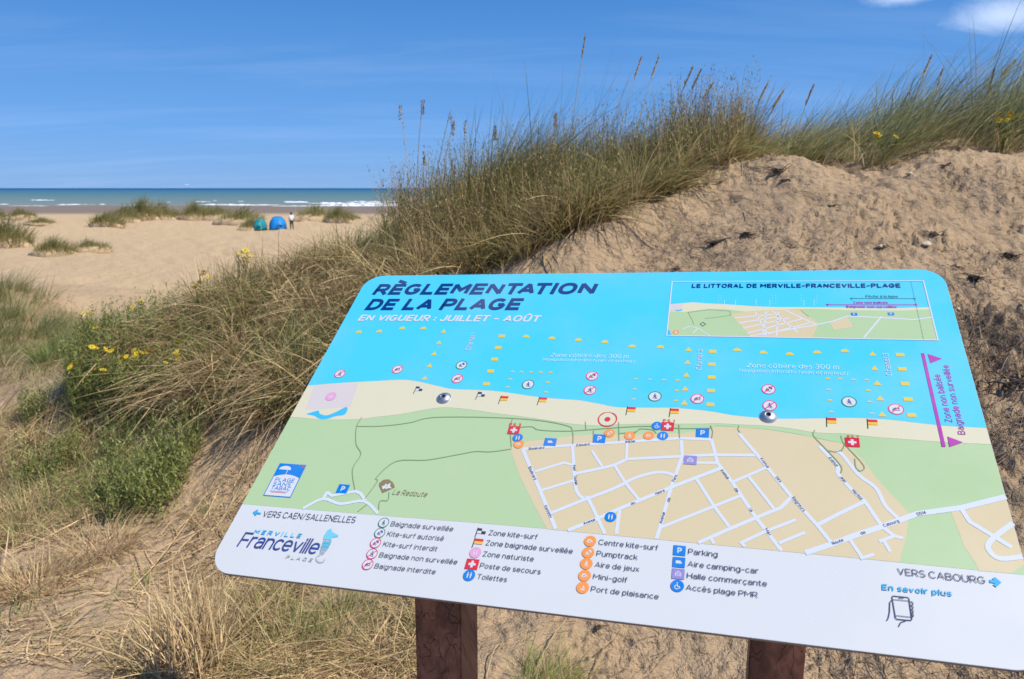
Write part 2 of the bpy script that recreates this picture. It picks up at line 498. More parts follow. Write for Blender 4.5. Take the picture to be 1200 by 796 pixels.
foam = link('surf_foam', fm, None, [foam_m])
tag(foam, 'white breaking surf in broken lines along the shore', kind='stuff')


# ------------------------------------------------------------------ information board: pose
B_X = Vector((0.95695837, -0.2869264, 0.04363399)).normalized()     # along the lower edge
B_Y = Vector((0.21866238, 0.8116568, 0.54166411))
B_Y = (B_Y - B_X * B_X.dot(B_Y)).normalized()                        # up the slope
B_Z = B_X.cross(B_Y).normalized()
B_O = Vector((-0.52593, 1.18750, -0.64320 + EYE))                    # lower left corner of the printed face
B_W, B_H = 1.25, 0.799
BM = Matrix.Translation(B_O) @ Matrix((B_X, B_Y, B_Z)).transposed().to_4x4()


def P(px, py):
    """where on the board the photograph shows a printed mark, in metres from its lower left corner"""
    d = raydir(px, py)
    e = B_O - Vector((0, 0, EYE))
    k = e.dot(B_Z) / d.dot(B_Z)
    q = d * k - e
    return (q.dot(B_X), q.dot(B_Y))


board = empty('information_board')
board.matrix_world = BM
tag(board, 'tilted beach map board titled RÈGLEMENTATION DE LA PLAGE on two brown wooden posts', 'sign')

PR = dict(rough=0.32, spec=0.45)


def ink(name, c, k=1.0):
    m = mat('print_' + name, srgb(*c, k * 0.85), 0.34, 0.45)
    t = m.node_tree; b = t.nodes['Principled BSDF']; g = N(t, 'ShaderNodeNewGeometry')
    n1_ = N(t, 'ShaderNodeTexNoise', Scale=5.0, Detail=6.0, Roughness=0.6); L(t, g.outputs['Position'], n1_.inputs['Vector'])
    n2_ = N(t, 'ShaderNodeTexNoise', Scale=240.0, Detail=2.0); L(t, g.outputs['Position'], n2_.inputs['Vector'])
    mr_ = N(t, 'ShaderNodeMapRange'); mr_.inputs[1].default_value = .35; mr_.inputs[2].default_value = .75; mr_.inputs[3].default_value = .26; mr_.inputs[4].default_value = .52; L(t, n1_.outputs['Fac'], mr_.inputs[0]); L(t, mr_.outputs[0], b.inputs['Roughness'])
    # a thin film of wind-blown dust, a little thicker in some places, and a few specks
    d1 = N(t, 'ShaderNodeMapRange'); d1.inputs[1].default_value = .4; d1.inputs[2].default_value = .8; d1.inputs[3].default_value = 0; d1.inputs[4].default_value = .16; L(t, n1_.outputs['Fac'], d1.inputs[0])
    d2 = N(t, 'ShaderNodeMapRange'); d2.inputs[1].default_value = .74; d2.inputs[2].default_value = .80; d2.inputs[3].default_value = 0; d2.inputs[4].default_value = .35; L(t, n2_.outputs['Fac'], d2.inputs[0])
    ds = N(t, 'ShaderNodeMath', _operation='ADD'); L(t, d1.outputs[0], ds.inputs[0]); L(t, d2.outputs[0], ds.inputs[1])
    mx_ = N(t, 'ShaderNodeMix', _data_type='RGBA'); mx_.inputs[6].default_value = (*srgb(*c, k * 0.85), 1); mx_.inputs[7].default_value = (.50, .46, .40, 1); L(t, ds.outputs[0], mx_.inputs[0]); L(t, mx_.outputs[2], b.inputs['Base Color'])
    return m


INK = {
    'white': ink('white', (219, 221, 219)), 'sea': ink('sea', (78, 209, 243)), 'sand': ink('sand', (226, 219, 184)),
    'green': ink('green', (183, 209, 156)), 'town': ink('town', (221, 203, 160)), 'road': ink('road', (218, 224, 233)),
    'path': ink('path', (138, 160, 112)), 'navy': ink('navy', (8, 58, 122)), 'text': ink('text', (52, 62, 92)), 'pale': ink('pale', (200, 240, 250)),
    'lemon': ink('lemon', (232, 205, 75)), 'red': ink('red', (222, 40, 60)), 'rose': ink('rose', (225, 60, 110)), 'blue': ink('blue', (0, 128, 215)),
    'orange': ink('orange', (250, 155, 70)), 'magenta': ink('magenta', (184, 50, 170)), 'cyan': ink('cyan', (30, 175, 225)), 'darkgreen': ink('darkgreen', (40, 130, 95)),
    'pink': ink('pink', (232, 165, 205)), 'mauve': ink('mauve', (218, 208, 202)), 'grey': ink('grey', (190, 196, 200)), 'black': ink('black', (45, 55, 60)),
    'violet': ink('violet', (150, 140, 200)), 'olive': ink('olive', (140, 125, 80)), 'yellow': ink('yellow', (245, 195, 50)), 'seablue': ink('seablue', (60, 190, 240)),
    'logo': ink('logo', (40, 70, 145)), 'teal': ink('teal', (40, 150, 150)), 'aqua': ink('aqua', (120, 205, 225)),
}
LAYER = 0.00012


class Print:
    def __init__(s, name):
        s.name = name; s.v = []; s.f = []; s.mi = []; s.m = []

    def _m(s, k):
        if k not in s.m: s.m.append(k)
        return s.m.index(k)

    def poly(s, pts, layer, m, tess=True):
        b = len(s.v); z = 0.0002 + LAYER * layer
        s.v += [(p[0], p[1], z) for p in pts]
        area = sum(pts[i][0] * pts[(i + 1) % len(pts)][1] - pts[(i + 1) % len(pts)][0] * pts[i][1] for i in range(len(pts)))
        idx = s._m(m)
        if len(pts) <= 4 and not tess:
            f = list(range(b, b + len(pts)))
            if area < 0: f.reverse()
            s.f.append(f); s.mi.append(idx)
            return
        for t in tessellate_polygon([[Vector((p[0], p[1], 0)) for p in pts]]):
            a = [pts[k] for k in t]
            ar = (a[1][0] - a[0][0]) * (a[2][1] - a[0][1]) - (a[2][0] - a[0][0]) * (a[1][1] - a[0][1])
            t = [b + k for k in t]
            if ar < 0: t.reverse()
            s.f.append(t); s.mi.append(idx)

    def line(s, pts, w, layer, m, closed=False, cap=0.0):
        """a ribbon of width w along pts, mitred at the corners"""
        pts = [Vector((p[0], p[1])) for p in pts]
        q = [pts[0]]
        for p in pts[1:]:
            if (p - q[-1]).length > 1e-6: q.append(p)
        if closed and (q[0] - q[-1]).length < 1e-6: q.pop()
        pts = q; n = len(pts)
        if n < 2: return
        if not closed and n > 2:       # a hairpin corner is made of two overlapping strokes
            for i in range(1, n - 1):
                d0 = (pts[i] - pts[i - 1]).normalized(); d1 = (pts[i + 1] - pts[i]).normalized()
                if d0.dot(d1) < -0.2:
                    s.line([tuple(p) for p in pts[:i]] + [tuple(pts[i] + d0 * w * .12)], w, layer, m, False, 0)
                    s.line([tuple(pts[i] - d1 * w * .12)] + [tuple(p) for p in pts[i + 1:]], w, layer + .11, m, False, 0)
                    return
        if not closed and cap:
            pts[0] = pts[0] + (pts[0] - pts[1]).normalized() * cap
            pts[-1] = pts[-1] + (pts[-1] - pts[-2]).normalized() * cap
        b = len(s.v); z = 0.0002 + LAYER * layer; h = w / 2
        for i in range(n):
            if closed:
                d0 = (pts[i] - pts[i - 1]).normalized(); d1 = (pts[(i + 1) % n] - pts[i]).normalized()
            else:
                d0 = (pts[i] - pts[i - 1]).normalized() if i else (pts[1] - pts[0]).normalized()
                d1 = (pts[i + 1] - pts[i]).normalized() if i < n - 1 else d0
            t = d0 + d1
            if t.length < 1e-4: t = Vector((-d0.y, d0.x))
            t.normalize()
            nn = Vector((-t.y, t.x)); c = nn.dot(Vector((-d0.y, d0.x))); c = max(0.62, c) if c > 0.5 else 0.86
            o = nn * (h / c)
            s.v += [(pts[i].x + o.x, pts[i].y + o.y, z), (pts[i].x - o.x, pts[i].y - o.y, z)]
        idx = s._m(m)
        for i in range(n if closed else n - 1):
            j = (i + 1) % n
            s.f.append((b + 2 * i + 1, b + 2 * j + 1, b + 2 * j, b + 2 * i)); s.mi.append(idx)

    def disc(s, c, r, layer, m, n=24):
        s.poly([(c[0] + r * math.cos(2 * math.pi * k / n), c[1] + r * math.sin(2 * math.pi * k / n)) for k in range(n)], layer, m)

    def ring(s, c, r, w, layer, m, n=28):
        s.line([(c[0] + r * math.cos(2 * math.pi * k / n), c[1] + r * math.sin(2 * math.pi * k / n)) for k in range(n)], w, layer, m, closed=True)

    def rect(s, c, w, h, layer, m):
        s.poly([(c[0] - w / 2, c[1] - h / 2), (c[0] + w / 2, c[1] - h / 2), (c[0] + w / 2, c[1] + h / 2), (c[0] - w / 2, c[1] + h / 2)], layer, m, False)

    def done(s, parent, label=None):
        me = bpy.data.meshes.new(s.name); me.from_pydata(s.v, [], s.f)
        for k in s.m: me.materials.append(INK[k])
        me.polygons.foreach_set('material_index', s.mi); me.update()
        o = bpy.data.objects.new(s.name, me); COL.objects.link(o); o.parent = parent
        if label: o['label'] = label
        return o


# ---- a monoline alphabet (centre lines; cap height 1)
def A(cx, cy, rx, ry, a0, a1, e=2.25, n=None):
    n = n or max(4, int(abs(a1 - a0) / 18))
    o = []
    for k in range(n + 1):
        a = R(a0 + (a1 - a0) * k / n); c, s_ = math.cos(a), math.sin(a)
        o.append((cx + rx * math.copysign(abs(c) ** (2 / e), c), cy + ry * math.copysign(abs(s_) ** (2 / e), s_)))
    return o


def bowl(cx): return ('c', A(cx, .36, .26, .36, 0, 342, n=19))


DOT = [(0, .93), (0, .97)]
_S = A(.3, .75, .28, .25, 38, 250, n=10) + A(.3, .25, .3, .25, 70, -145, n=10)
GL = {
    'A': (.76, [[(0, 0), (.38, 1), (.76, 0)], [(.14, .3), (.62, .3)]]),
    'B': (.66, [[(.38, .52), (0, .52), (0, 1)] + A(.36, .76, .24, .24, 90, -90), [(.4, .52)] + A(.38, .26, .28, .26, 90, -90) + [(0, 0), (0, .52)]]),
    'C': (.72, [A(.38, .5, .38, .5, 42, 318)]),
    'D': (.70, [('c', [(0, 0), (0, 1), (.28, 1)] + A(.3, .5, .4, .5, 85, -85) + [(.28, 0)])]),
    'E': (.56, [[(.56, 1), (0, 1), (0, 0), (.56, 0)], [(0, .5), (.5, .5)]]),
    'F': (.54, [[(.54, 1), (0, 1), (0, 0)], [(0, .48), (.48, .48)]]),
    'G': (.75, [A(.38, .5, .38, .5, 42, 330) + [(.75, .46), (.42, .46)]]),
    'H': (.68, [[(0, 0), (0, 1)], [(.68, 0), (.68, 1)], [(0, .5), (.68, .5)]]),
    'I': (0, [[(0, 0), (0, 1)]]), 'J': (.48, [[(.48, 1), (.48, .28)] + A(.24, .26, .24, .26, 0, -165)]),
    'K': (.64, [[(0, 0), (0, 1)], [(.62, 1), (.03, .42)], [(.24, .58), (.64, 0)]]), 'L': (.52, [[(0, 1), (0, 0), (.52, 0)]]),
    'M': (.84, [[(0, 0), (0, 1), (.42, .38), (.84, 1), (.84, 0)]]), 'N': (.70, [[(0, 0), (0, 1), (.7, 0), (.7, 1)]]),
    'O': (.78, [('c', A(.39, .5, .39, .5, 0, 342, n=19))]), 'P': (.62, [[(0, 0), (0, 1), (.32, 1)] + A(.34, .71, .28, .29, 85, -85) + [(.3, .42), (0, .42)]]),
    'R': (.64, [[(0, 0), (0, 1), (.32, 1)] + A(.34, .71, .28, .29, 85, -85) + [(.3, .42), (0, .42)], [(.32, .42), (.64, 0)]]),
    'S': (.6, [_S]), 'T': (.64, [[(0, 1), (.64, 1)], [(.32, 1), (.32, 0)]]),
    'U': (.68, [[(0, 1), (0, .36)] + A(.34, .34, .34, .34, 180, 360) + [(.68, 1)]]), 'V': (.72, [[(0, 1), (.36, 0), (.72, 1)]]),
    'W': (1.0, [[(0, 1), (.25, 0), (.5, .8), (.75, 0), (1, 1)]]), 'Z': (.6, [[(0, 1), (.6, 1), (0, 0), (.6, 0)]]),
    'a': (.48, [A(.25, .48, .23, .24, 150, 0) + [(.48, 0)], [(.48, .42), (.2, .42)] + A(.2, .21, .2, .21, 95, 265) + [(.28, 0), (.48, .14)]]), 'b': (.52, [[(0, 1), (0, 0)], bowl(.26)]), 'c': (.46, [A(.26, .36, .26, .36, 48, 312)]),
    'd': (.52, [bowl(.26), [(.52, 1), (.52, 0)]]), 'e': (.52, [[(.03, .36), (.52, .36)] + A(.26, .36, .26, .36, 8, 312)]),
    'f': (.32, [[(.1, 0), (.1, .8)] + A(.28, .8, .18, .2, 180, 95), [(-.02, .68), (.3, .68)]]),
    'g': (.52, [bowl(.26), [(.52, .72), (.52, 0)] + A(.26, -.02, .26, .24, 0, -145)]),
    'h': (.5, [[(0, 1), (0, 0)], [(0, .4)] + A(.25, .45, .25, .27, 175, 0) + [(.5, 0)]]), 'i': (0, [[(0, .72), (0, 0)], DOT]),
    'j': (.1, [[(.1, .72), (.1, -.1)] + A(-.02, -.1, .12, .14, 0, -90), [(.1, .93), (.1, .97)]]),
    'k': (.46, [[(0, 1), (0, 0)], [(.44, .72), (.03, .3)], [(.18, .44), (.48, 0)]]), 'l': (0, [[(0, 1), (0, 0)]]),
    'm': (.8, [[(0, .72), (0, 0)], [(0, .42)] + A(.2, .46, .2, .26, 175, 0) + [(.4, 0)], [(.4, .42)] + A(.6, .46, .2, .26, 175, 0) + [(.8, 0)]]),
    'n': (.5, [[(0, .72), (0, 0)], [(0, .42)] + A(.25, .45, .25, .27, 175, 0) + [(.5, 0)]]), 'o': (.52, [bowl(.26)]),
    'p': (.52, [[(0, .72), (0, -.26)], bowl(.26)]), 'r': (.3, [[(0, .72), (0, 0)], [(0, .42)] + A(.24, .44, .24, .28, 175, 75)]),
    's': (.42, [[(x * .72, y * .72) for (x, y) in _S]]), 't': (.3, [[(.1, .95), (.1, .18)] + A(.26, .16, .16, .16, 185, 275), [(-.02, .69), (.3, .69)]]),
    'u': (.5, [[(0, .72), (0, .28)] + A(.25, .26, .25, .26, 180, 360) + [(.5, .72)], [(.5, .3), (.5, 0)]]), 'v': (.5, [[(0, .72), (.25, 0), (.5, .72)]]),
    'x': (.46, [[(0, .72), (.46, 0)], [(.46, .72), (0, 0)]]), 'y': (.5, [[(0, .72), (.26, .02)], [(.5, .72), (.16, -.26)]]), 'w': (.76, [[(0, .72), (.19, 0), (.38, .6), (.57, 0), (.76, .72)]]), 'z': (.44, [[(0, .72), (.44, .72), (0, 0), (.44, 0)]]),
    '0': (.56, [('c', A(.28, .5, .28, .5, 0, 342, n=19))]), '1': (.22, [[(0, .78), (.22, 1), (.22, 0)]]),
    '2': (.54, [A(.27, .72, .27, .28, 165, -35) + [(0, 0), (.56, 0)]]),
    '3': (.54, [A(.25, .75, .25, .25, 150, -80) + [(.24, .5)], A(.25, .26, .28, .26, 80, -150)]),
    '4': (.58, [[(.43, 0), (.43, 1), (0, .27), (.58, .27)]]), '5': (.54, [[(.5, 1), (.06, 1), (.03, .55)] + A(.25, .32, .29, .32, 110, -150)]),
    ':': (0, [[(0, .12), (0, .16)], [(0, .56), (0, .6)]]), '.': (0, [[(0, 0), (0, .03)]]), '-': (.34, [[(0, .42), (.34, .42)]]),
    '/': (.36, [[(0, -.06), (.36, 1.04)]]), '(': (.16, [A(.3, .45, .3, .62, 130, 230)]), ')': (.16, [A(-.14, .45, .3, .62, 50, -50)]), ' ': (.06, []),
}
for c_, b_, mk in (('È', 'E', [(.08, 1.50), (.42, 1.31)]), ('é', 'e', [(.2, .94), (.36, 1.06)]), ('è', 'e', [(.34, .94), (.18, 1.06)]), ('ê', 'e', [(.12, .93), (.26, 1.05), (.4, .93)]),
                  ('ô', 'o', [(.12, .93), (.26, 1.05), (.4, .93)]), ('Û', 'U', [(.16, 1.2), (.34, 1.34), (.52, 1.2)]), ('ç', 'c', [(.26, 0), (.3, -.16), (.16, -.2)]), ('à', 'a', [(.34, .94), (.18, 1.06)])):
    GL[c_] = (GL[b_][0], GL[b_][1] + [mk])


KERN = {'AT': -.22, 'TA': -.22, 'LA': -.02, 'AV': -.2, 'VA': -.2, 'LT': -.16, 'PL': -.02, 'PA': -.14, 'AG': -.04, 'LI': 0, 'RT': -.06, 'AO': -.05, 'fr': 0, 'UT': 0, 'RA': -.04, 'TT': 0, 'ET': -.05, 'A ': -.05}


def text(pr, s, p0, p1, top, m, wt=0.12, slant=0.0, layer=9, track=0.16):
    """s set from baseline point p0 to p1 (photo pixels); top lies one cap height above the baseline"""
    a = Vector(P(*p0)); b = Vector(P(*p1)); t = Vector(P(*top))
    u = (b - a).normalized(); v = Vector((-u.y, u.x)); hgt = abs((t - a).dot(v)); Lw = (b - a).length
    h = wt / 2
    wid = sum(GL[c][0] for c in s) + wt * len(s) + track * (len(s) - 1) + sum(KERN.get(s[q:q + 2], 0) for q in range(len(s) - 1))
    sx = Lw / wid; x = 0.0
    for ci, c in enumerate(s):
        w, strokes = GL[c]
        if w > 0.9: pass
        for k, st in enumerate(strokes):
            closed = isinstance(st, tuple) and st[0] == 'c'
            pts = st[1] if closed else st
            out = []
            for (gx, gy) in pts:
                X = (x + h + gx) * sx
                Y = (h + gy * (1 - wt)) * hgt
                q = a + u * (X + slant * Y) + v * Y
                out.append((q.x, q.y))
            pr.line(out, wt * (0.5 * sx + 0.5 * hgt), layer + 0.22 * k, m, closed, cap=0 if closed else h * 0.9 * (0.5 * sx + 0.5 * hgt))
        x += w + wt + track + KERN.get(s[ci:ci + 2], 0)


def lettering(name, *args, label=None, **kw):
    pr = Print(name); text(pr, *args, **kw); return pr.done(panel, label)


# ---- the panel itself: a rounded slab
def rounded(w, h, r, n=10, e=0.0):
    o = []
    for cx, cy, a0 in ((w - r, h - r, 0), (r, h - r, 90), (r, r, 180), (w - r, r, 270)):
        for k in range(n + 1):
            a = R(a0 + 90 * k / n); o.append((cx + (r - e) * math.cos(a), cy + (r - e) * math.sin(a)))
    return o


def slab(name, outline, thick, bevel, mats, parent):
    bm = bmesh.new()
    vs = [bm.verts.new((x, y, 0)) for x, y in outline]
    f = bm.faces.new(vs)
    bmesh.ops.recalc_face_normals(bm, faces=[f])
    if f.normal.z < 0: f.normal_flip()
    ex = bmesh.ops.extrude_face_region(bm, geom=[f])
    nv = [g for g in ex['geom'] if isinstance(g, bmesh.types.BMVert)]
    for v in vs: pass
    for v in nv: v.co.z = 0
    for v in bm.verts:
        if v not in nv: v.co.z = -thick
    bmesh.ops.recalc_face_normals(bm, faces=bm.faces)
    edges = [e for e in bm.edges if all(abs(v.co.z) < 1e-7 for v in e.verts) and len(e.link_faces) == 2]
    bmesh.ops.bevel(bm, geom=edges, offset=bevel, segments=2, affect='EDGES')
    for f in bm.faces: f.material_index = 0 if f.normal.z > 0.9 else 1
    me = bpy.data.meshes.new(name); bm.to_mesh(me); bm.free()
    return link(name, me, parent, mats)


edge_m = mat('panel_edge', (0.20, 0.17, 0.17), 0.5, 0.4)
panel = slab('panel', rounded(B_W, B_H, 0.046), 0.006, 0.0004, [INK['white'], edge_m], board)
OUT = rounded(B_W, B_H, 0.046, e=0.0006)


def clip(poly, inside, cut):
    o = []
    for i in range(len(poly)):
        a, b = poly[i - 1], poly[i]
        ia, ib = inside(a), inside(b)
        if ia != ib: o.append(cut(a, b))
        if ib: o.append(b)
    return o


def curve_y(pts):
    q = sorted(P(*p) for p in pts)
    xs_ = [p[0] for p in q]; ys_ = [p[1] for p in q]
    return lambda x: float(np.interp(x, xs_, ys_))


def smooth(pts, closed=False, n=5):
    """Catmull-Rom through board points"""
    o = []; m = len(pts)
    for i in range(m if closed else m - 1):
        g = (lambda k: pts[k % m]) if closed else (lambda k: pts[min(max(k, 0), m - 1)])
        p0, p1, p2, p3 = g(i - 1), g(i), g(i + 1), g(i + 2)
        for s_ in range(n):
            t = s_ / n
            o.append(tuple(0.5 * (2 * p1[d] + (p2[d] - p0[d]) * t + (2 * p0[d] - 5 * p1[d] + 4 * p2[d] - p3[d]) * t * t + (3 * p1[d] - p0[d] - 3 * p2[d] + p3[d]) * t ** 3) for d in (0, 1)))
    if not closed: o.append(tuple(pts[-1]))
    return o


def above(pts, layer, m, name):
    """the part of the face above a line that crosses it"""
    low = smooth(sorted(P(*p) for p in pts))
    low = [p for p in low if 0.0006 < p[0] < B_W - 0.0006]
    f = curve_y(pts)
    low = [(0.0006, f(0.0006))] + low + [(B_W - 0.0006, f(B_W))]
    top = [p for p in OUT if p[1] > B_H * 0.85]
    pr = Print(name)
    poly = low + top
    pr.poly(poly, layer, m)
    pr.done(panel)


SHORE = [(340, 453), (361, 452), (400, 449), (440, 446.8), (470, 445.3), (486, 446.6), (500, 449.5), (515, 453), (530, 456), (560, 457.3), (580, 458.5), (600, 461), (620, 464), (640, 466.5), (660, 468), (680, 469.5), (700, 473), (720, 477), (740, 478), (790, 478),
         (800, 479), (830, 482), (860, 487), (885, 489.5), (910, 491), (960, 490.5), (1000, 490), (1040, 492), (1080, 496.5), (1110, 499.5), (1140, 501), (1175, 503)]
BEACH = [(330, 488), (350, 489.5), (380, 492), (420, 491.5), (440, 489), (470, 485.5), (500, 480), (520, 477.8), (540, 479), (560, 481.5), (580, 484.5), (600, 487), (630, 491), (670, 497), (700, 499), (720, 498), (760, 497), (820, 497), (840, 496.5), (870, 498), (900, 499.5), (930, 503), (950, 506.5),
         (970, 508), (990, 508.5), (1020, 512), (1060, 515), (1100, 518), (1130, 519.5), (1180, 522)]
BAND = [(240, 587), (286, 591), (430, 603), (560, 613.2), (670, 622.5), (790, 633.8), (920, 646), (1060, 660), (1260, 680)]
above(BAND, 0, 'green', 'printed_meadow')
above(BEACH, 2, 'sand', 'printed_beach')
above(SHORE, 3, 'sea', 'printed_sea')
band_y = curve_y(BAND)


def clipband(pts):
    r = clip(pts, lambda p: p[1] >= band_y(p[0]), lambda a, b: next((x for x in [tuple(a[d] + (b[d] - a[d]) * t for d in (0, 1)) for t in [k / 60 for k in range(61)]] if abs(x[1] - band_y(x[0])) < abs(b[1] - a[1]) / 50 + 1e-5), b))
    r = clip(r, lambda p: p[0] <= B_W - .0006, lambda a, b: (B_W - .0006, a[1] + (b[1] - a[1]) * (B_W - .0006 - a[0]) / (b[0] - a[0])))
    return r


pr = Print('printed_town')
town = [(597, 524), (620, 517), (640, 515), (672, 511), (700, 509), (726, 510), (760, 509), (800, 508), (830, 503), (842, 500.5), (870, 501), (900, 504), (930, 509), (950, 511.5), (962, 516), (985, 519), (1000, 528), (1012, 540), (1025, 558), (1045, 580), (1066, 602),
        (1064, 612), (1062, 630), (1056, 650), (1051, 675), (640, 640), (641, 620), (625, 590), (610, 560)]
pr.poly(clipband([P(*p) for p in town]), 1.0, 'town')
t2 = [(1114, 599), (1178, 583), (1240, 570), (1300, 650), (1200, 662), (1185, 672), (1190, 690), (1150, 690), (1146, 665), (1130, 640)]
pr.poly(clipband([P(*p) for p in t2]), 1.0, 'town')
pr.done(panel)

pr = Print('printed_naturist_zone')
pr.poly([P(*p) for p in ((368, 452.2), (394, 450.2), (420, 449.0), (411, 477), (358, 480.5))], 2.5, 'mauve'); pr.done(panel)
pr = Print('printed_lagoon')
pr.poly(smooth([P(*p) for p in ((359, 485.8), (366, 483.3), (373.7, 481.4), (374.8, 485), (382.7, 487), (394, 483), (405, 477.3), (407.5, 479.5), (405.5, 484.5), (402.2, 486.8), (392, 488.4), (384.3, 491.2), (374.5, 491.2), (368, 487.6))], True, 3), 2.7, 'seablue'); pr.done(panel)
pr = Print('printed_lifeguard_strip')
pr.poly([P(*p) for p in ((836, 498.5), (870, 498.8), (905, 501), (945, 507), (990, 511), (1000, 521), (985, 519.5), (962, 514.5), (930, 508), (900, 503.5), (860, 500.5))], 2.2, 'green'); pr.done(panel)

ROADS = [  # (width mm, points)
    (8, [(612.6, 526.5), (671, 521.8), (720, 519), (796.5, 513.8), (833.7, 515.2)]), (8, [(833.7, 515.2), (840.7, 542.4), (858.2, 565.5), (886, 607), (915.9, 645.6)]),
    (9, [(612.6, 526.5), (632.4, 573.6), (651.4, 620.4)]), (7, [(626.7, 553), (660.7, 542.5), (672, 545.4)]), (8, [(671, 521.8), (672.9, 554.8), (675.7, 575.5), (684.2, 585), (689.9, 586), (709, 626)]),
    (7, [(632.4, 575.5), (672.9, 563.3)]), (8, [(644.6, 601.9), (686, 585.5), (720, 572.6), (744, 560.5), (766.3, 554.4), (780, 554.2), (790.4, 557.5)]),
    (8, [(673, 555.7), (705, 549), (720, 545.4), (735, 538.3), (836.7, 533.3), (886, 533.8)]), (7, [(693.6, 528.4), (705.9, 547.3)]), (7, [(720, 545.4), (733, 566.5), (750.2, 587.6)]),
    (7, [(735, 518.2), (734, 538.3)]), (9, [(665.4, 622), (701.2, 607.6), (727, 596), (786.4, 571.5), (843.7, 549.4)]), (8, [(726, 598), (722.3, 626)]),
    (8, [(798.5, 516.2), (799.5, 534.3), (786.4, 571.5), (773.3, 618.8), (769.3, 631.5)]), (7, [(799.5, 542.4), (840.7, 542.8)]), (7, [(773.3, 618.8), (836.7, 593.7), (866.7, 581.5)]),
    (7, [(815.6, 560.5), (836.7, 593.7), (854.8, 617.8)]), (8, [(818, 636.6), (854.8, 620.2), (886, 607.1), (914.8, 595.4), (926.5, 583.6)]), (7, [(831.7, 629.2), (837, 637.6)]),
    (8, [(865.6, 507.8), (889.1, 535.6), (927.6, 582.6), (957.5, 615.7), (974.6, 637)]), (7, [(858, 565.5), (897.7, 548.4)]), (7, [(877.4, 559), (907.3, 597)]),
    (7, [(873, 641), (868.8, 636.4), (894.5, 624.2), (932.9, 609.3)]), (7, [(912.6, 637), (943.6, 624.2)]), (8, [(957.5, 615.7), (981, 603.4), (1013.4, 587.9)]),
    (12, [(943.6, 648.2), (974.6, 638), (1000, 628.4), (1032.5, 617.7), (1075.5, 602.2), (1128, 595), (1178.6, 582.4)]), (8, [(960, 523), (981, 546.2), (982.4, 556), (1000, 576.2), (1013.4, 587.9), (1032.5, 615.3), (1048, 628.4)]),
    (8, [(980, 529), (987.4, 533.4), (1006.3, 556.8), (1026.5, 572.3), (1037.3, 592.6), (1052.8, 608.1)]), (7, [(1058, 631), (1048, 628.4), (1030, 635)]), (7, [(1036, 634.4), (1043.2, 647)]),
    (7, [(995.5, 632), (1011, 654.7)]), (7, [(1008, 655), (1024.2, 649.9)]), (9, [(1126.8, 597.2), (1136.3, 611.7), (1163.8, 628.4), (1185.3, 641.6)]), (10, [(1187.2, 613.5), (1163.8, 631), (1157.8, 642.7), (1170.9, 654.7), (1198.2, 652.6)]),
    (8, [(355, 596.3), (378.6, 585), (399, 590.8), (426.7, 587.6), (443, 602)]), (8, [(378.6, 585), (383.5, 577), (389.2, 581.3), (417, 576), (422.7, 578.6), (428.5, 587)])]
for k, (w, pts) in enumerate(ROADS):
    pr = Print('printed_road'); q = [P(*p) for p in pts]
    if len(q) > 3 and k in (4, 6, 26, 27, 34): q = smooth(q, n=4)
    if k == 33: q = smooth(q, n=5)
    pr.line(q, w * .72 / 1000, 3.2 + (k % 12) * 0.12, 'road')
    pr.done(panel)
PATHS = [[(424.3, 489.3), (417.8, 501), (417.4, 520.6), (423, 532.9), (413.2, 550), (416, 574.5)], [(417.8, 499.9), (446.3, 499.7), (480, 495.8), (507, 489.6), (570.5, 489.4), (627.7, 492.6), (664.4, 499.2), (671, 505.8), (671.3, 521)],
         [(427.6, 585), (442.2, 564.7), (441.4, 559.8), (464.3, 541), (500, 539.5), (540, 532.5), (557.8, 529.4), (575, 529.8), (599.7, 526.4)], [(456, 577), (454.5, 586.7), (445.5, 587.6), (443.9, 597.4)], [(430, 591.6), (419.4, 600)],
         [(601, 490.7), (597.5, 500), (599.4, 524.6)], [(608.8, 501), (623.9, 500.5), (632.4, 504.3), (669, 505.4), (730, 501), (766, 500), (796.5, 502.5), (833.7, 502.1)], [(832.7, 499), (835.3, 506.2), (834, 514.2)],
         [(686, 494.5), (686.7, 503.9)], [(695.5, 504.9), (695.5, 519)], [(725, 495), (725.4, 517.2)], [(795.5, 498), (796.5, 514)], [(726, 508.2), (745, 506.5), (750, 503), (764.3, 504.1), (769.3, 508.2)], [(745, 506), (742, 514)],
         [(866, 498.8), (864.6, 503.5), (867.4, 507.8)], [(955, 504.6), (953.2, 511), (968.2, 527), (985.3, 546.2), (985.3, 554.8)], [(968.2, 528), (978.9, 530.2), (986.4, 528)], [(985.3, 511), (987.4, 518.5), (989.5, 521), (986, 529.4)],
         [(989.5, 521), (1012.2, 546), (1007.4, 552.5), (1003, 548), (1001.5, 537.7)], [(1007, 552), (1003, 549)]]
pr = Print('printed_paths')
for k, pts in enumerate(PATHS):
    q = [P(*p) for p in pts]
    if len(q) > 3: q = smooth(q, n=4)
    pr.line(q, 0.0018, 4.8 + (k % 4) * 0.12, 'path')
pr.done(panel)

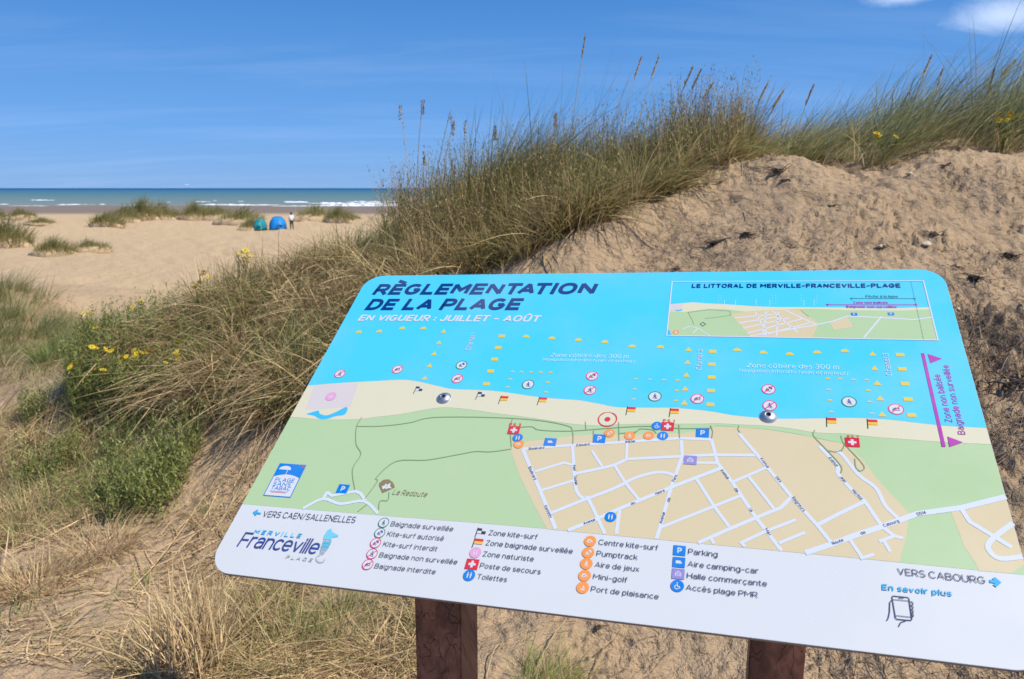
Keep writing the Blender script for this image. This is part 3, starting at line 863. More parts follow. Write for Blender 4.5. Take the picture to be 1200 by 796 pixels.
# ---- lettering
lettering('title_lettering', 'RÈGLEMENTATION', (435.5, 345.9), (695.5, 345.2), (437, 333.6), 'navy', wt=.235, slant=.2, track=.13)
lettering('title_lettering', 'DE LA PLAGE', (426.7, 363.9), (607, 363.9), (428, 350.9), 'navy', wt=.235, slant=.2, track=.13)
lettering('title_lettering', 'EN VIGUEUR : JUILLET - AOÛT', (418.8, 376.6), (631, 377.9), (420, 369.4), 'white', wt=.21, slant=.2, track=.15)
lettering('inset_title_lettering', 'LE LITTORAL DE MERVILLE-FRANCEVILLE-PLAGE', (810.8, 337.9), (1055.5, 337.7), (811.5, 333.4), 'navy', wt=.2, track=.2, layer=12)
for s_, a_, b_, t_ in (('Chenal 1', (551, 411), (558, 391), (545, 411)), ('Chenal 2', (822, 434.5), (823.5, 410), (815.6, 434.5)), ('Chenal 3', (1045.5, 441), (1040.8, 414.5), (1038.2, 441.5))):
    lettering('channel_lettering', s_, a_, b_, t_, 'white', wt=.12)
for a_, b_, h_, c_, d_ in (((644.7, 418.6), (736, 420.6), 4.4, (635.5, 423.2), (743.3, 425.6)), ((874.6, 431.2), (982.8, 433.4), 5.0, (865.6, 436.4), (993.3, 440.3))):
    lettering('zone_lettering', 'Zone côtière des 300 m', a_, b_, (a_[0] + 1, a_[1] - h_), 'pale', wt=.12, slant=.15)
    lettering('zone_lettering', 'Navigation interdite (voile et moteur)', c_, d_, (c_[0] + 1, c_[1] - h_ * .75), 'pale', wt=.11, slant=.2)
lettering('unmarked_zone_lettering', 'Zone non balisée', (1116.4, 495.6), (1101.7, 439.4), (1108.2, 497), 'magenta', wt=.11)
lettering('unmarked_zone_lettering', 'Baignade non surveillée', (1131.5, 510), (1111.5, 428.5), (1123.4, 511.6), 'magenta', wt=.11)
pr = Print('printed_arrow')
pr.line([P(1081.2, 414.5), P(1106, 524)], .0052, 8, 'magenta')
pr.poly([P(*p) for p in ((1087, 415.3), (1103.7, 420.8), (1090.5, 426.2))], 8, 'magenta'); pr.poly([P(*p) for p in ((1110, 512), (1128, 518.8), (1112.8, 524.2))], 8, 'magenta')
pr.done(panel)
lettering('direction_lettering', 'VERS CAEN/SALLENELLES', (307.3, 606), (415.7, 613.4), (309.8, 599), 'text', wt=.1, slant=.0, track=.14)
lettering('direction_lettering', 'VERS CABOURG', (1052.2, 674), (1155.2, 685), (1050.5, 665.8), 'text', wt=.1, track=.14)
lettering('link_lettering', 'En savoir plus', (1033.6, 691.8), (1115.6, 699.6), (1032.7, 684.8), 'cyan', wt=.17, slant=.1)
lettering('redoute_lettering', 'La Redoute', (459.6, 580), (499.6, 583), (460.8, 573.8), 'olive', wt=.1, slant=.2)
pr = Print('printed_arrow'); pr.line([P(306, 602.5), P(298.5, 600.8)], .0035, 8, 'cyan'); pr.line([P(302.6, 598.2), P(298.2, 600.8), P(300.4, 604.3)], .0035, 8.2, 'cyan'); pr.done(panel)
pr = Print('printed_arrow'); pr.line([P(1159.5, 681.5), P(1170, 682.8)], .0045, 8, 'cyan'); pr.line([P(1164.2, 677.6), P(1170.4, 682.9), P(1165.5, 687.3)], .0045, 8.2, 'cyan'); pr.done(panel)
STREETS = [('Boulevard', (620, 527.4), (638, 525.9)), ('Edouard', (676, 523.2), (691, 521.9)), ('Wattier', (733, 519.4), (745, 518.4)), ('Boulevard', (619.6, 548), (626.5, 563)), ('Kennedy', (638, 593.5), (645, 607.5)), ('Avenue', (684.5, 615.5), (698, 610.2)),
           ('du', (740, 592.2), (745, 590.2)), ('Havre', (769, 580.3), (779.5, 576)), ('Avenue', (776, 614), (779.6, 601)), ('de', (784.6, 589), (786, 584)), ('Paris', (790.6, 565), (793.8, 557.5)), ('Avenue', (844.6, 551.3), (852.5, 562)), ('de', (860.5, 573), (863.5, 577.5)),
           ('la', (877.5, 597), (880.5, 600.5)), ('Mer', (896, 620.6), (901.5, 628.6)), ('Avenue', (890.6, 537.6), (899.4, 549)), ('des', (908.6, 559.6), (914, 566)), ('Baigneurs', (928, 583.6), (941.6, 600)), ('Avenue', (970.8, 536.8), (980.4, 547.4)), ('Jean', (984, 559.4), (989.6, 566)),
           ('Mermoz', (998, 575.5), (1009.4, 586.2)), ('Route', (976.6, 638.9), (989, 634.3)), ('de', (1009.5, 627.2), (1015, 625.2)), ('Cabourg', (1036.4, 618.1), (1054, 612)), ('D514', (1075.5, 604.6), (1085.8, 602.2)), ('Paul', (671.4, 546), (672.8, 552)), ('Toutain', (672.8, 558), (674.4, 569))]
for s_, a_, b_ in STREETS:
    A0, B0 = Vector(P(*a_)), Vector(P(*b_)); u_ = (B0 - A0).normalized(); hh = .0052
    pr = Print('street_lettering')
    wt = .13; wid = sum(GL[c][0] for c in s_) + wt * len(s_) + .16 * (len(s_) - 1); sx = (B0 - A0).length / wid; x = 0
    v_ = Vector((-u_.y, u_.x)); A1 = A0 - v_ * .0004
    for c in s_:
        for k, st in enumerate(GL[c][1]):
            cl = isinstance(st, tuple) and st[0] == 'c'; pts = st[1] if cl else st
            pr.line([tuple(A1 + u_ * ((x + .06 + gx) * sx) + v_ * ((.06 + gy * .87) * hh)) for gx, gy in pts], wt * hh * .9, 9 + .2 * k, 'text', cl)
        x += GL[c][0] + wt + .16
    pr.done(panel)


# ---- pictograms
def fig(pr, c, r, kind, m, layer):
    """small pictogram inside a round or square sign of radius r"""
    q = lambda *pts: [(c[0] + x * r, c[1] + y * r) for x, y in pts]
    w = r * 0.16
    if kind == 'bath':      # wading figure
        pr.disc(q((-.02, .5))[0], r * .14, layer, m, 10)
        pr.line(q((-.05, .3), (.0, -.05), (.3, -.35)), w * 1.6, layer + .1, m); pr.line(q((-.02, -.05), (-.3, -.5)), w, layer + .2, m); pr.line(q((-.05, .25), (-.35, .0)), w * .8, layer + .3, m); pr.line(q((-.03, .25), (.3, .1)), w * .8, layer + .3, m)
        pr.line(q((-.1, -.6), (.1, -.5), (.3, -.6), (.5, -.5)), w * .6, layer + .4, m)
    elif kind == 'swim':
        pr.disc(q((.42, .12))[0], r * .14, layer, m, 10)
        pr.line(q((-.5, -.15), (-.1, .2), (.2, .1)), w * 1.5, layer + .1, m); pr.line(q((-.6, -.3), (-.3, -.2), (0, -.3), (.3, -.2), (.6, -.3)), w * .8, layer + .2, m)
    elif kind == 'kite':
        pr.line(q((.0, .42), (.3, .5), (.5, .25), (.42, -.02)), w * 1.8, layer, m); pr.line(q((-.5, -.3), (-.2, -.05), (.05, -.25)), w * 1.4, layer + .1, m); pr.line(q((-.45, -.45), (.35, -.45)), w * .8, layer + .2, m); pr.line(q((-.2, 0), (.25, .2)), w * .4, layer + .3, m)
        pr.disc(q((-.28, .15))[0], r * .11, layer, m, 8)
    elif kind == 'wc':
        for sx in (-.32, .32):
            pr.disc(q((sx, .5))[0], r * .14, layer, m, 8)
            pr.poly(q((sx - .2, .28), (sx + .2, .28), (sx + .13, -.15), (sx + .1, -.6), (sx - .1, -.6), (sx - .13, -.15)), layer, m)
    elif kind == 'wheel':
        pr.disc(q((-.05, .58))[0], r * .13, layer, m, 8)
        pr.line(q((-.05, .38), (0, -.1), (.35, -.12), (.5, -.5)), w * 1.1, layer + .1, m)
        pr.line(q(*[(-.08 + .4 * math.cos(R(a)), -.25 + .4 * math.sin(R(a))) for a in range(110, 350, 20)]), w * .9, layer + .2, m)
    elif kind == 'P':
        pr.line(q((-.3, -.6), (-.3, .55), (.05, .55), (.32, .42), (.36, .2), (.28, 0), (.05, -.1), (-.3, -.1)), w * 1.7, layer, m)
    elif kind == 'van':
        pr.poly(q((-.65, -.3), (.55, -.3), (.65, -.05), (.4, .1), (.35, .38), (-.65, .38)), layer, m)
    elif kind == 'house':
        pr.line(q((-.55, -.55), (-.55, .1), (0, .6), (.55, .1), (.55, -.55)), w, layer, m); pr.ring(q((0, -.2))[0], r * .28, w * .8, layer + .1, m, 12)
    elif kind == 'boat':
        pr.poly(q((-.5, -.3), (.5, -.3), (.3, -.55), (-.3, -.55)), layer, m); pr.poly(q((-.05, -.2), (.4, -.2), (.0, .6)), layer + .1, m)
    elif kind == 'ring2':
        pr.ring(q((-.15, 0))[0], r * .35, w, layer, m, 12); pr.line(q((-.6, -.3), (-.2, .3), (.3, .1), (.55, -.2)), w, layer + .1, m)
    elif kind == 'people':
        for sx in (-.28, .28):
            pr.disc(q((sx, .42))[0], r * .13, layer, m, 8); pr.line(q((sx, .25), (sx, -.55)), w * 1.4, layer + .1, m)


def round_sign(name, px, py, kind, ring, slash=False, r=.0122):
    pr = Print(name); c = P(px, py)
    pr.disc(c, r, 7, 'white', 26); pr.ring(c, r * .93, r * .15, 7.6, ring, 26)
    fig(pr, c, r * .82, kind, 'logo', 8)
    if slash: pr.line([(c[0] - r * .62, c[1] - r * .66), (c[0] + r * .62, c[1] + r * .66)], r * .14, 9, ring)
    return pr.done(panel)


for a_ in ((398.5, 438.5, 'bath'), (466, 433.3, 'swim'), (536.1, 444.2, 'swim'), (694, 441, 'kite'), (691.5, 457.6, 'bath'), (817.3, 467.8, 'swim'), (900.6, 456.7, 'kite'), (902, 475.7, 'bath'), (1050, 480, 'swim')):
    round_sign('map_icon', a_[0], a_[1], a_[2], 'rose', True)
for a_ in ((541, 428.3, 'kite'), (619, 451, 'bath'), (767.5, 465, 'bath'), (995, 471.3, 'bath')):
    round_sign('map_icon', *a_, 'darkgreen')
for a_ in ((449.8, 613, 'bath', 0), (445.3, 625, 'kite', 0), (440.4, 636.8, 'kite', 1), (436.3, 649.5, 'bath', 1), (431.2, 662, 'swim', 1)):
    round_sign('legend_icon', a_[0], a_[1], a_[2], 'rose' if a_[3] else 'darkgreen', bool(a_[3]), r=.0098)


def disc_icon(name, px, py, kind, m, r=.0095, fg='white'):
    pr = Print(name); c = P(px, py); pr.disc(c, r, 7, m, 26); fig(pr, c, r * .82, kind, fg, 8); return pr.done(panel)


def square_icon(name, px, py, kind, m, r=.0092, aspect=1.15, layer=7):
    pr = Print(name); c = P(px, py); pr.rect(c, 2 * r * aspect, 2 * r, layer, m); fig(pr, c, r * .85, kind, 'white', layer + 1)
    return pr.done(panel)


def cross_icon(name, px, py, r=.0095):
    pr = Print(name); c = P(px, py); pr.rect(c, 2.3 * r, 2 * r, 7, 'red'); pr.rect(c, 1.3 * r, .44 * r, 8, 'white'); pr.rect(c, .44 * r, 1.3 * r, 8.3, 'white'); return pr.done(panel)


for a_ in ((606.8, 513.5, 'wc', 'blue'), (776.7, 511.2, 'wc', 'blue'), (715.5, 606.2, 'wc', 'blue'), (770, 499.5, 'wheel', 'blue'), (608, 521, 'ring2', 'orange'), (714.3, 508, 'kite', 'orange'), (738, 511, 'bath', 'orange'), (760.3, 511, 'ring2', 'orange')):
    disc_icon('map_icon', *a_, r=.0095)
square_icon('map_icon', 645, 518.4, 'van', 'blue', .0085, 1.3)
for a_ in ((702.5, 514.5), (823.3, 507.7), (402, 573.3)): square_icon('map_icon', *a_, 'P', 'blue', .0095)
square_icon('map_icon', 809, 539.6, 'house', 'violet', .0092)
for a_, s_ in (((602.3, 504.6), 'P.S. 3'), ((782.4, 500.2), 'P.S. 1'), ((998.7, 518.8), 'P.S. 2')):
    cross_icon('map_icon', *a_)
    k = a_[0] - 602.3
    lettering('post_lettering', s_, (a_[0] - 5.5, a_[1] - 5.0), (a_[0] + 8, a_[1] - 4.8 + .5), (a_[0] - 5.3, a_[1] - 8.6), 'red', wt=.15)
pr = Print('map_icon'); c = P(712, 491.7)
pr.line([(c[0] + .0165 * math.cos(R(a)), c[1] + .0165 * math.sin(R(a))) for a in range(115, 426, 10)], .0022, 7, 'red'); pr.disc(c, .0052, 7, 'red')
for k in range(7):
    a = R(68 + k * 7.2); pr.rect((c[0] + .0165 * math.cos(a), c[1] + .0165 * math.sin(a)), .0012, .0016, 7.5, 'red')
pr.done(panel)
disc_icon('map_icon', 388, 465, 'people', 'pink', .0115)
disc_icon('legend_icon', 557.3, 648, 'people', 'pink', .0098)
cross_icon('legend_icon', 553.4, 661.6, .0092)
disc_icon('legend_icon', 550, 674.6, 'wc', 'blue', .0098)
for a_, k in (((691.7, 634.6), 'ring2'), ((689.4, 648), 'kite'), ((687.3, 661), 'bath'), ((685.2, 675), 'ring2'), ((683, 689), 'boat')): disc_icon('legend_icon', *a_, k, 'orange', .0097)
square_icon('legend_icon', 796.3, 645.6, 'P', 'blue', .0085, 1.08); square_icon('legend_icon', 795.6, 659.4, 'van', 'blue', .0085, 1.08); square_icon('legend_icon', 794.8, 673, 'house', 'violet', .0085, 1.08)
disc_icon('legend_icon', 793.8, 687, 'wheel', 'blue', .0097)


def flag(name, px, py, kind, w=.0150, h=.0115):
    """px, py: top left corner of the cloth"""
    pr = Print(name); a = P(px, py)
    pr.line([(a[0], a[1] + .001), (a[0] - .0008, a[1] - h * 1.75)], .0013, 8, 'black')
    q = lambda x, y: (a[0] + x * w, a[1] - y * h)
    if kind == 'kite':
        for i in range(2):
            for j in range(2):
                pr.poly([q(i / 2, j / 2), q(i / 2 + .5, j / 2), q(i / 2 + .5, j / 2 + .5), q(i / 2, j / 2 + .5)], 7, 'black' if (i + j) % 2 == 0 else 'white', False)
    else:
        pr.poly([q(0, 0), q(1, 0), q(1, .5), q(0, .5)], 7, 'red', False); pr.poly([q(0, .5), q(1, .5), q(1, 1), q(0, 1)], 7, 'yellow', False)
    pr.done(panel)


for a_ in ((488.5, 453.4), (561, 459.8)): flag('map_flag', *a_, 'kite')
for a_ in ((587.5, 464.6), (632.5, 466.0), (735.6, 477.2), (785.8, 479.2), (968.6, 490), (1016.3, 492)): flag('map_flag', *a_, 'bath')
flag('legend_flag', 560.5, 619.4, 'kite', .0150, .0098); flag('legend_flag', 557, 631.4, 'bath', .0150, .0098)

for x, y in ((420, 390), (444, 389.3), (471, 385.6), (495.7, 385.6), (616.3, 395.4), (646.5, 397.4), (677.5, 399.4), (708.8, 401.8), (740.5, 407), (773.8, 407.8), (863.8, 411.4), (894.5, 414.3), (925.5, 416.3), (957.5, 414.2), (990, 412.6)):
    pr = Print('buoy_mark'); c = P(x, y + .8); pr.poly([(c[0] + .0072 * math.cos(R(a)), c[1] + .0085 * math.sin(R(a))) for a in range(0, 181, 18)], 7, 'lemon'); pr.done(panel)
for x, y in ((520, 388.6), (514.5, 401.8), (509, 415), (503.7, 429), (498, 443.5), (807, 410), (805.8, 425), (804.5, 440), (803, 456), (802, 472.5), (1022.5, 415.3), (1025, 432), (1028, 449.5), (1031.3, 467.2), (1033.7, 486)):
    pr = Print('buoy_mark'); c = P(x, y); pr.poly([(c[0] - .0062, c[1] - .005), (c[0] + .0062, c[1] - .005), (c[0], c[1] + .0065)], 7, 'lemon'); pr.done(panel)
for x, y in ((588, 394.3), (583.8, 407.8), (579.7, 421.4), (575, 435.5), (570.2, 450.4), (835, 412.5), (834, 427.5), (833.8, 442.5), (833, 458.3), (832.3, 474.5), (1054.5, 416.3), (1057, 433), (1060.5, 450.3), (1064, 468.3), (1068, 487)):
    pr = Print('buoy_mark'); pr.rect(P(x, y), .0138, .0085, 7, 'lemon'); pr.done(panel)
for x, y in ((600.7, 436.6), (611, 436.9), (622.5, 437), (633.8, 437.3), (598, 445.3), (595, 454.7), (645, 437.3), (641.7, 449.3), (640, 460.7), (745.3, 445.3), (761.6, 445.7), (778, 446.3), (794.3, 446.7), (744, 457.3), (742.3, 469), (793, 458.7), (792, 470.7),
             (970, 444.7), (985, 445.3), (1000.5, 446.2), (1015.5, 446.3), (971.2, 457.8), (972.5, 470.3), (974.2, 483.8), (1017.5, 458.8), (1019.2, 472.2), (1021.7, 485.8)):
    pr = Print('buoy_mark'); c = P(x, y); pr.poly([(c[0] + .0042 * math.cos(R(a)), c[1] + .0034 * math.sin(R(a))) for a in range(0, 181, 30)], 7, 'lemon'); pr.done(panel)

LEG = [('Baignade surveillée', (457.5, 616.8), (530.7, 623.2)), ('Kite-surf autorisé', (453.2, 628.6), (519.6, 634.4)), ('Kite-surf interdit', (448.5, 640.6), (512, 646.6)), ('Baignade non surveillée', (444, 653.2), (535.5, 662)), ('Baignade interdite', (438.6, 666.2), (510, 673.5)),
       ('Zone kite-surf', (572.6, 627.4), (629.8, 632.6)), ('Zone baignade surveillée', (569, 639.3), (671, 649.5)), ('Zone naturiste', (565.6, 652.2), (625.3, 658.6)), ('Poste de secours', (562.2, 665.8), (633.4, 673.6)), ('Toilettes', (558.8, 678.7), (593.7, 682.6)),
       ('Centre kite-surf', (701.3, 638.7), (771.3, 645.6)), ('Pumptrack', (699, 651.9), (747, 656.7)), ('Aire de jeux', (697, 664.9), (749, 670.6)), ('Mini-golf', (695, 679), (735.2, 683.4)), ('Port de plaisance', (692.5, 693.5), (771.8, 702.9)),
       ('Parking', (806.5, 649.8), (841, 653.5)), ('Aire camping-car', (805.8, 664.2), (889, 672.9)), ('Halle commerçante', (805, 678), (899, 688)), ('Accès plage PMR', (803.8, 691.8), (888, 701.2))]
for s_, a_, b_ in LEG:
    h_ = 5.6 + (a_[0] - 440) * .0022
    lettering('legend_lettering', s_, a_, b_, (a_[0] + 1.2, a_[1] - h_), 'text', wt=.10, slant=.05 if a_[0] < 560 else 0, track=.13)

# ---- town crest: MERVILLE Franceville PLAGE with a seahorse
lettering('logo_lettering', 'MERVILLE', (296.8, 625.8), (352, 631), (298.8, 621), 'cyan', wt=.17, slant=.15, track=.42)
lettering('logo_lettering', 'Franceville', (277.4, 640.6), (370.3, 650.2), (284.5, 623.6), 'logo', wt=.115, slant=.12, track=.06)
lettering('logo_lettering', 'PLAGE', (334.5, 655), (365.4, 659), (336, 650.8), 'grey', wt=.17, slant=.15, track=.42)
pr = Print('logo_seahorse')
sh = [(379, 633), (380.3, 627.5), (384, 622), (388.3, 619.6), (389.6, 624), (396.8, 627.8), (396.6, 629.4), (390.5, 630), (388.2, 633.2)]
pr.poly([P(*p) for p in sh], 7, 'aqua')
for k in range(10):
    t = k / 9; y = 634.6 + t * 15
    xl = 379 - 2.2 * math.sin(t * 3) * .3 - t * 4.2; xr = 389 + 1.8 * math.sin(t * 2.6) - t * 10
    pr.line([P(xl, y), P((xl + xr) / 2, y + .6), P(xr, y - .2)], .0019, 7, 'aqua' if k < 6 else 'grey')
pr.line(smooth([P(*p) for p in ((376, 650.5), (371.8, 653), (371.5, 657), (375, 659.4), (379.5, 658.4), (380.8, 655.6))]), .0026, 7.4, 'grey')
pr.done(panel)

# ---- PLAGE SANS TABAC plate
pr = Print('smoke_free_plate')
q4 = [P(328.2, 543.2), P(359.3, 545.4), P(340.5, 583.7), P(308.5, 581.2)]
pr.poly(q4, 5.0, 'blue', False)


def bil(u, v):
    a, b, c, d = q4
    return tuple((a[k] * (1 - u) + b[k] * u) * (1 - v) + (d[k] * (1 - u) + c[k] * u) * v for k in (0, 1))


pr.poly([bil(.03, .42)] + [bil(u / 10, .42 - .09 * math.sin(math.pi * u / 10)) for u in range(1, 10)] + [bil(.97, .42), bil(.97, .975), bil(.03, .975)], 5.6, 'white')
pr.poly([bil(.3 + .22 * math.cos(R(a)), .17 - .1 * math.sin(R(a))) for a in range(-10, 191, 20)], 5.8, 'white')
pr.line([bil(.42, .1), bil(.42, .4)], .0012, 6, 'white')
pr.line([bil(.86, .06), bil(.96, .06)], .002, 6, 'rose')
pr.line([bil(.2, .88), bil(.75, .88)], .0012, 6.2, 'red'); pr.line([bil(.15, .85), bil(.8, .85)], .0012, 6.2, 'blue')
pr.done(panel)
for s_, v_ in (('PLAGE', .56), ('SANS', .685), ('TABAC', .81)):
    a, b, t = bil(.14, v_), bil(.86 if s_ != 'SANS' else .8, v_), None
    pr = Print('plate_lettering'); A0, B0 = Vector(a), Vector(b); u_ = (B0 - A0).normalized(); w_ = Vector((-u_.y, u_.x)); wt = .16
    wid = sum(GL[c][0] for c in s_) + wt * len(s_) + .12 * (len(s_) - 1); sx = (B0 - A0).length / wid; x = 0
    for c in s_:
        for k, st in enumerate(GL[c][1]):
            cl = isinstance(st, tuple) and st[0] == 'c'; pts = st[1] if cl else st
            pr.line([tuple(A0 + u_ * ((x + .08 + gx) * sx) + w_ * ((.08 + gy * .84) * .0088)) for gx, gy in pts], wt * .0088, 7 + .2 * k, 'blue', cl)
        x += GL[c][0] + wt + .12
    pr.done(panel)

# ---- La Redoute fort
pr = Print('map_icon')
pr.poly([P(*p) for p in ((444.4, 569.6), (444.7, 566.3), (449.6, 562.6), (456.1, 562.2), (461, 566.3), (463, 571.5), (448.4, 578.2))], 6, 'olive')
pr.poly([P(*p) for p in ((447.5, 570.5), (451, 569.3), (452, 567), (454, 568.6), (458, 566.2), (457.2, 570), (459.5, 573), (455.5, 572.4), (452.6, 573.8), (451.6, 572.4), (449, 574))], 6.6, 'white')
pr.rect(P(453.6, 570.2), .002, .002, 7, 'olive')
pr.done(panel)

# ---- inset map of the whole coast
pr = Print('inset_map')
IC = [P(787.7, 330.6), P(1082, 329.8), P(1099, 399.2), P(781.3, 393.7)]
ish = [(784.9, 357), (800.5, 355.7), (812.5, 354.7), (826.7, 356), (849.3, 357), (883.3, 359.4), (911.6, 360.4), (940, 360.4), (993, 361), (1033, 362), (1056.7, 361.5), (1089.8, 360.4)]
igr = [(784.2, 365.3), (804, 366), (831, 362.2), (849.3, 362.8), (873.4, 365.6), (897.5, 364), (940, 362.5), (953, 362.3), (993, 364), (1056, 364.4), (1090.6, 363)]
pr.poly([P(*p) for p in ish] + [IC[2], IC[3]], 5, 'sand')
pr.poly([P(*p) for p in igr] + [IC[2], IC[3]], 5.5, 'green')
pr.poly([P(*p) for p in ((784.9, 357), (800.5, 355.9), (799, 363), (784.2, 365))], 5.8, 'mauve')
pr.poly([P(*p) for p in ((789, 363.5), (795, 363.8), (800, 362.5), (799, 364.4), (794, 365.3))], 6, 'seablue')
pr.poly([P(*p) for p in ((856.7, 368.9), (873.4, 366), (897.5, 364.6), (920, 363), (938, 364.3), (959.3, 379.4), (952, 396), (879, 394.9))], 6, 'town')
pr.poly([P(*p) for p in ((972, 378.6), (993.3, 372.3), (999.7, 383.3), (977.5, 387.3))], 6, 'town')
pr.poly([P(*p) for p in ((782.2, 386), (785, 388), (787, 393.8), (781.4, 393.4))], 6, 'seablue')
for a_, b_ in (((861, 373), (905, 369)), ((866, 379), (915, 371)), ((871, 385), (925, 373)), ((876, 391), (940, 374)), ((895, 393), (948, 379)), ((905, 365), (935, 390)), ((885, 366), (900, 393)), ((920, 364), (957, 381)), ((898, 365), (894, 393)), ((912, 366), (910, 394))):
    pr.line([P(*a_), P(*b_)], .0026, 6.4, 'road')
pr.line([P(*p) for p in ((879, 394.4), (952, 382), (976, 377), (993, 371), (1026, 372.5), (1070, 375), (1092, 372.5))], .0028, 6.8, 'road')
pr.line([P(*p) for p in ((1012, 396.6), (1033, 371.5))], .0028, 7, 'road')
for q_ in (((799, 386.5), (808, 383), (818, 385), (832, 394)), ((812, 391), (818, 385))): pr.line([P(*p) for p in q_], .002, 6.8, 'road')
for q_ in (((806, 366), (811, 375), (813, 381)), ((806, 366.5), (831, 363.5), (855, 365)), ((826, 374), (857, 370)), ((855, 365), (856, 369.5)), ((938, 364), (948, 372))): pr.line([P(*p) for p in q_], .0012, 7, 'path')
pr.line([P(*p) for p in ((820.5, 380.2), (823.7, 378.2), (827, 380.5), (823.5, 382.8))], .0014, 7.2, 'black', True)
pr.disc(P(792, 389.8), .0065, 7, 'orange', 14); pr.poly([P(790.5, 391.3), P(793.8, 391.3), P(792.3, 387.8)], 8, 'white')
for a_ in ((1000.8, 368.8), (1044, 368.5)):
    c = P(*a_); pr.rect(c, .011, .008, 8, 'blue'); fig(pr, c, .0038, 'P', 'white', 9)
pr.line([P(997.3, 350.2), P(1072.2, 350.5)], .0013, 8, 'teal')
for x in (998, 1072): c = P(x, 350.6); pr.poly([(c[0] - .003, c[1] + .0028), (c[0] + .003, c[1] + .0028), (c[0], c[1] - .0038)], 8.2, 'teal')
pr.line([P(969.6, 357.6), P(1073.6, 357.7)], .0014, 8, 'magenta')
for x in (969.8, 1073.6): c = P(x, 357.8); pr.poly([(c[0] - .003, c[1] + .003), (c[0] + .003, c[1] + .003), (c[0], c[1] - .004)], 8.2, 'magenta')
for k in range(26):
    t = k / 25; a = P(1067.7 + 14.3 * t, 331.5 + 66 * t); pr.rect(a, .0011, .0032, 8.4, 'teal')
for x in (849, 862, 886, 902, 942, 954):
    pr.line([P(x, 351.5), P(x, 358.5)], .0008, 5.5, 'pale')
for x in (824, 842, 845, 905, 909, 939, 957):
    for k in range(4): pr.rect(P(x, 347 + 3 * k), .0011, .0018, 5.5, 'pale')
pr.line(IC, .0022, 9, 'road', True)
pr.done(panel)
lettering('inset_lettering', 'Pêche à la ligne', (1014.7, 349.2), (1052.7, 349.4), (1014.7, 346.4), 'teal', wt=.15, layer=11)
lettering('inset_lettering', 'Zone non balisée', (1000, 356.4), (1040.8, 356.5), (1000, 353.6), 'magenta', wt=.17, layer=11)
lettering('inset_lettering', 'Baignade non surveillée', (992, 361.3), (1051, 361.5), (992, 358.6), 'magenta', wt=.17, layer=11)

# ---- hand holding a phone, drawn in lines
pr = Print('phone_drawing')
pl = lambda w, pts, cl=False, lay=8: pr.line([P(*p) for p in pts], w, lay, 'text', cl)
pl(.0012, [(1045.3, 700.2), (1046.3, 698.9), (1063.8, 700.6), (1065.2, 702.2), (1068.6, 726), (1067.6, 727.6), (1051, 726.2), (1049.4, 724.6)], True)
pl(.0008, [(1046, 703), (1065.3, 704.8)]); pl(.0008, [(1048.8, 721.8), (1067.9, 723.8)]); pl(.001, [(1053, 701.2), (1059, 701.8)])
pl(.0012, [(1045.6, 703), (1042.8, 706.5), (1042.4, 718), (1041, 724.5), (1039.2, 728)], lay=8.2)
pl(.0012, [(1062, 728), (1055.5, 730), (1053, 735)], lay=8.2)
for k in range(4):
    y = 706.5 + k * 4.6; pl(.0011, [(1065.6 + k * .6, y), (1068.6 + k * .4, y - .8), (1070 + k * .1, y + 1.4), (1068.8 + k * .3, y + 3.4), (1066.4 + k * .5, y + 3.4)], lay=8.4)
pr.done(panel)

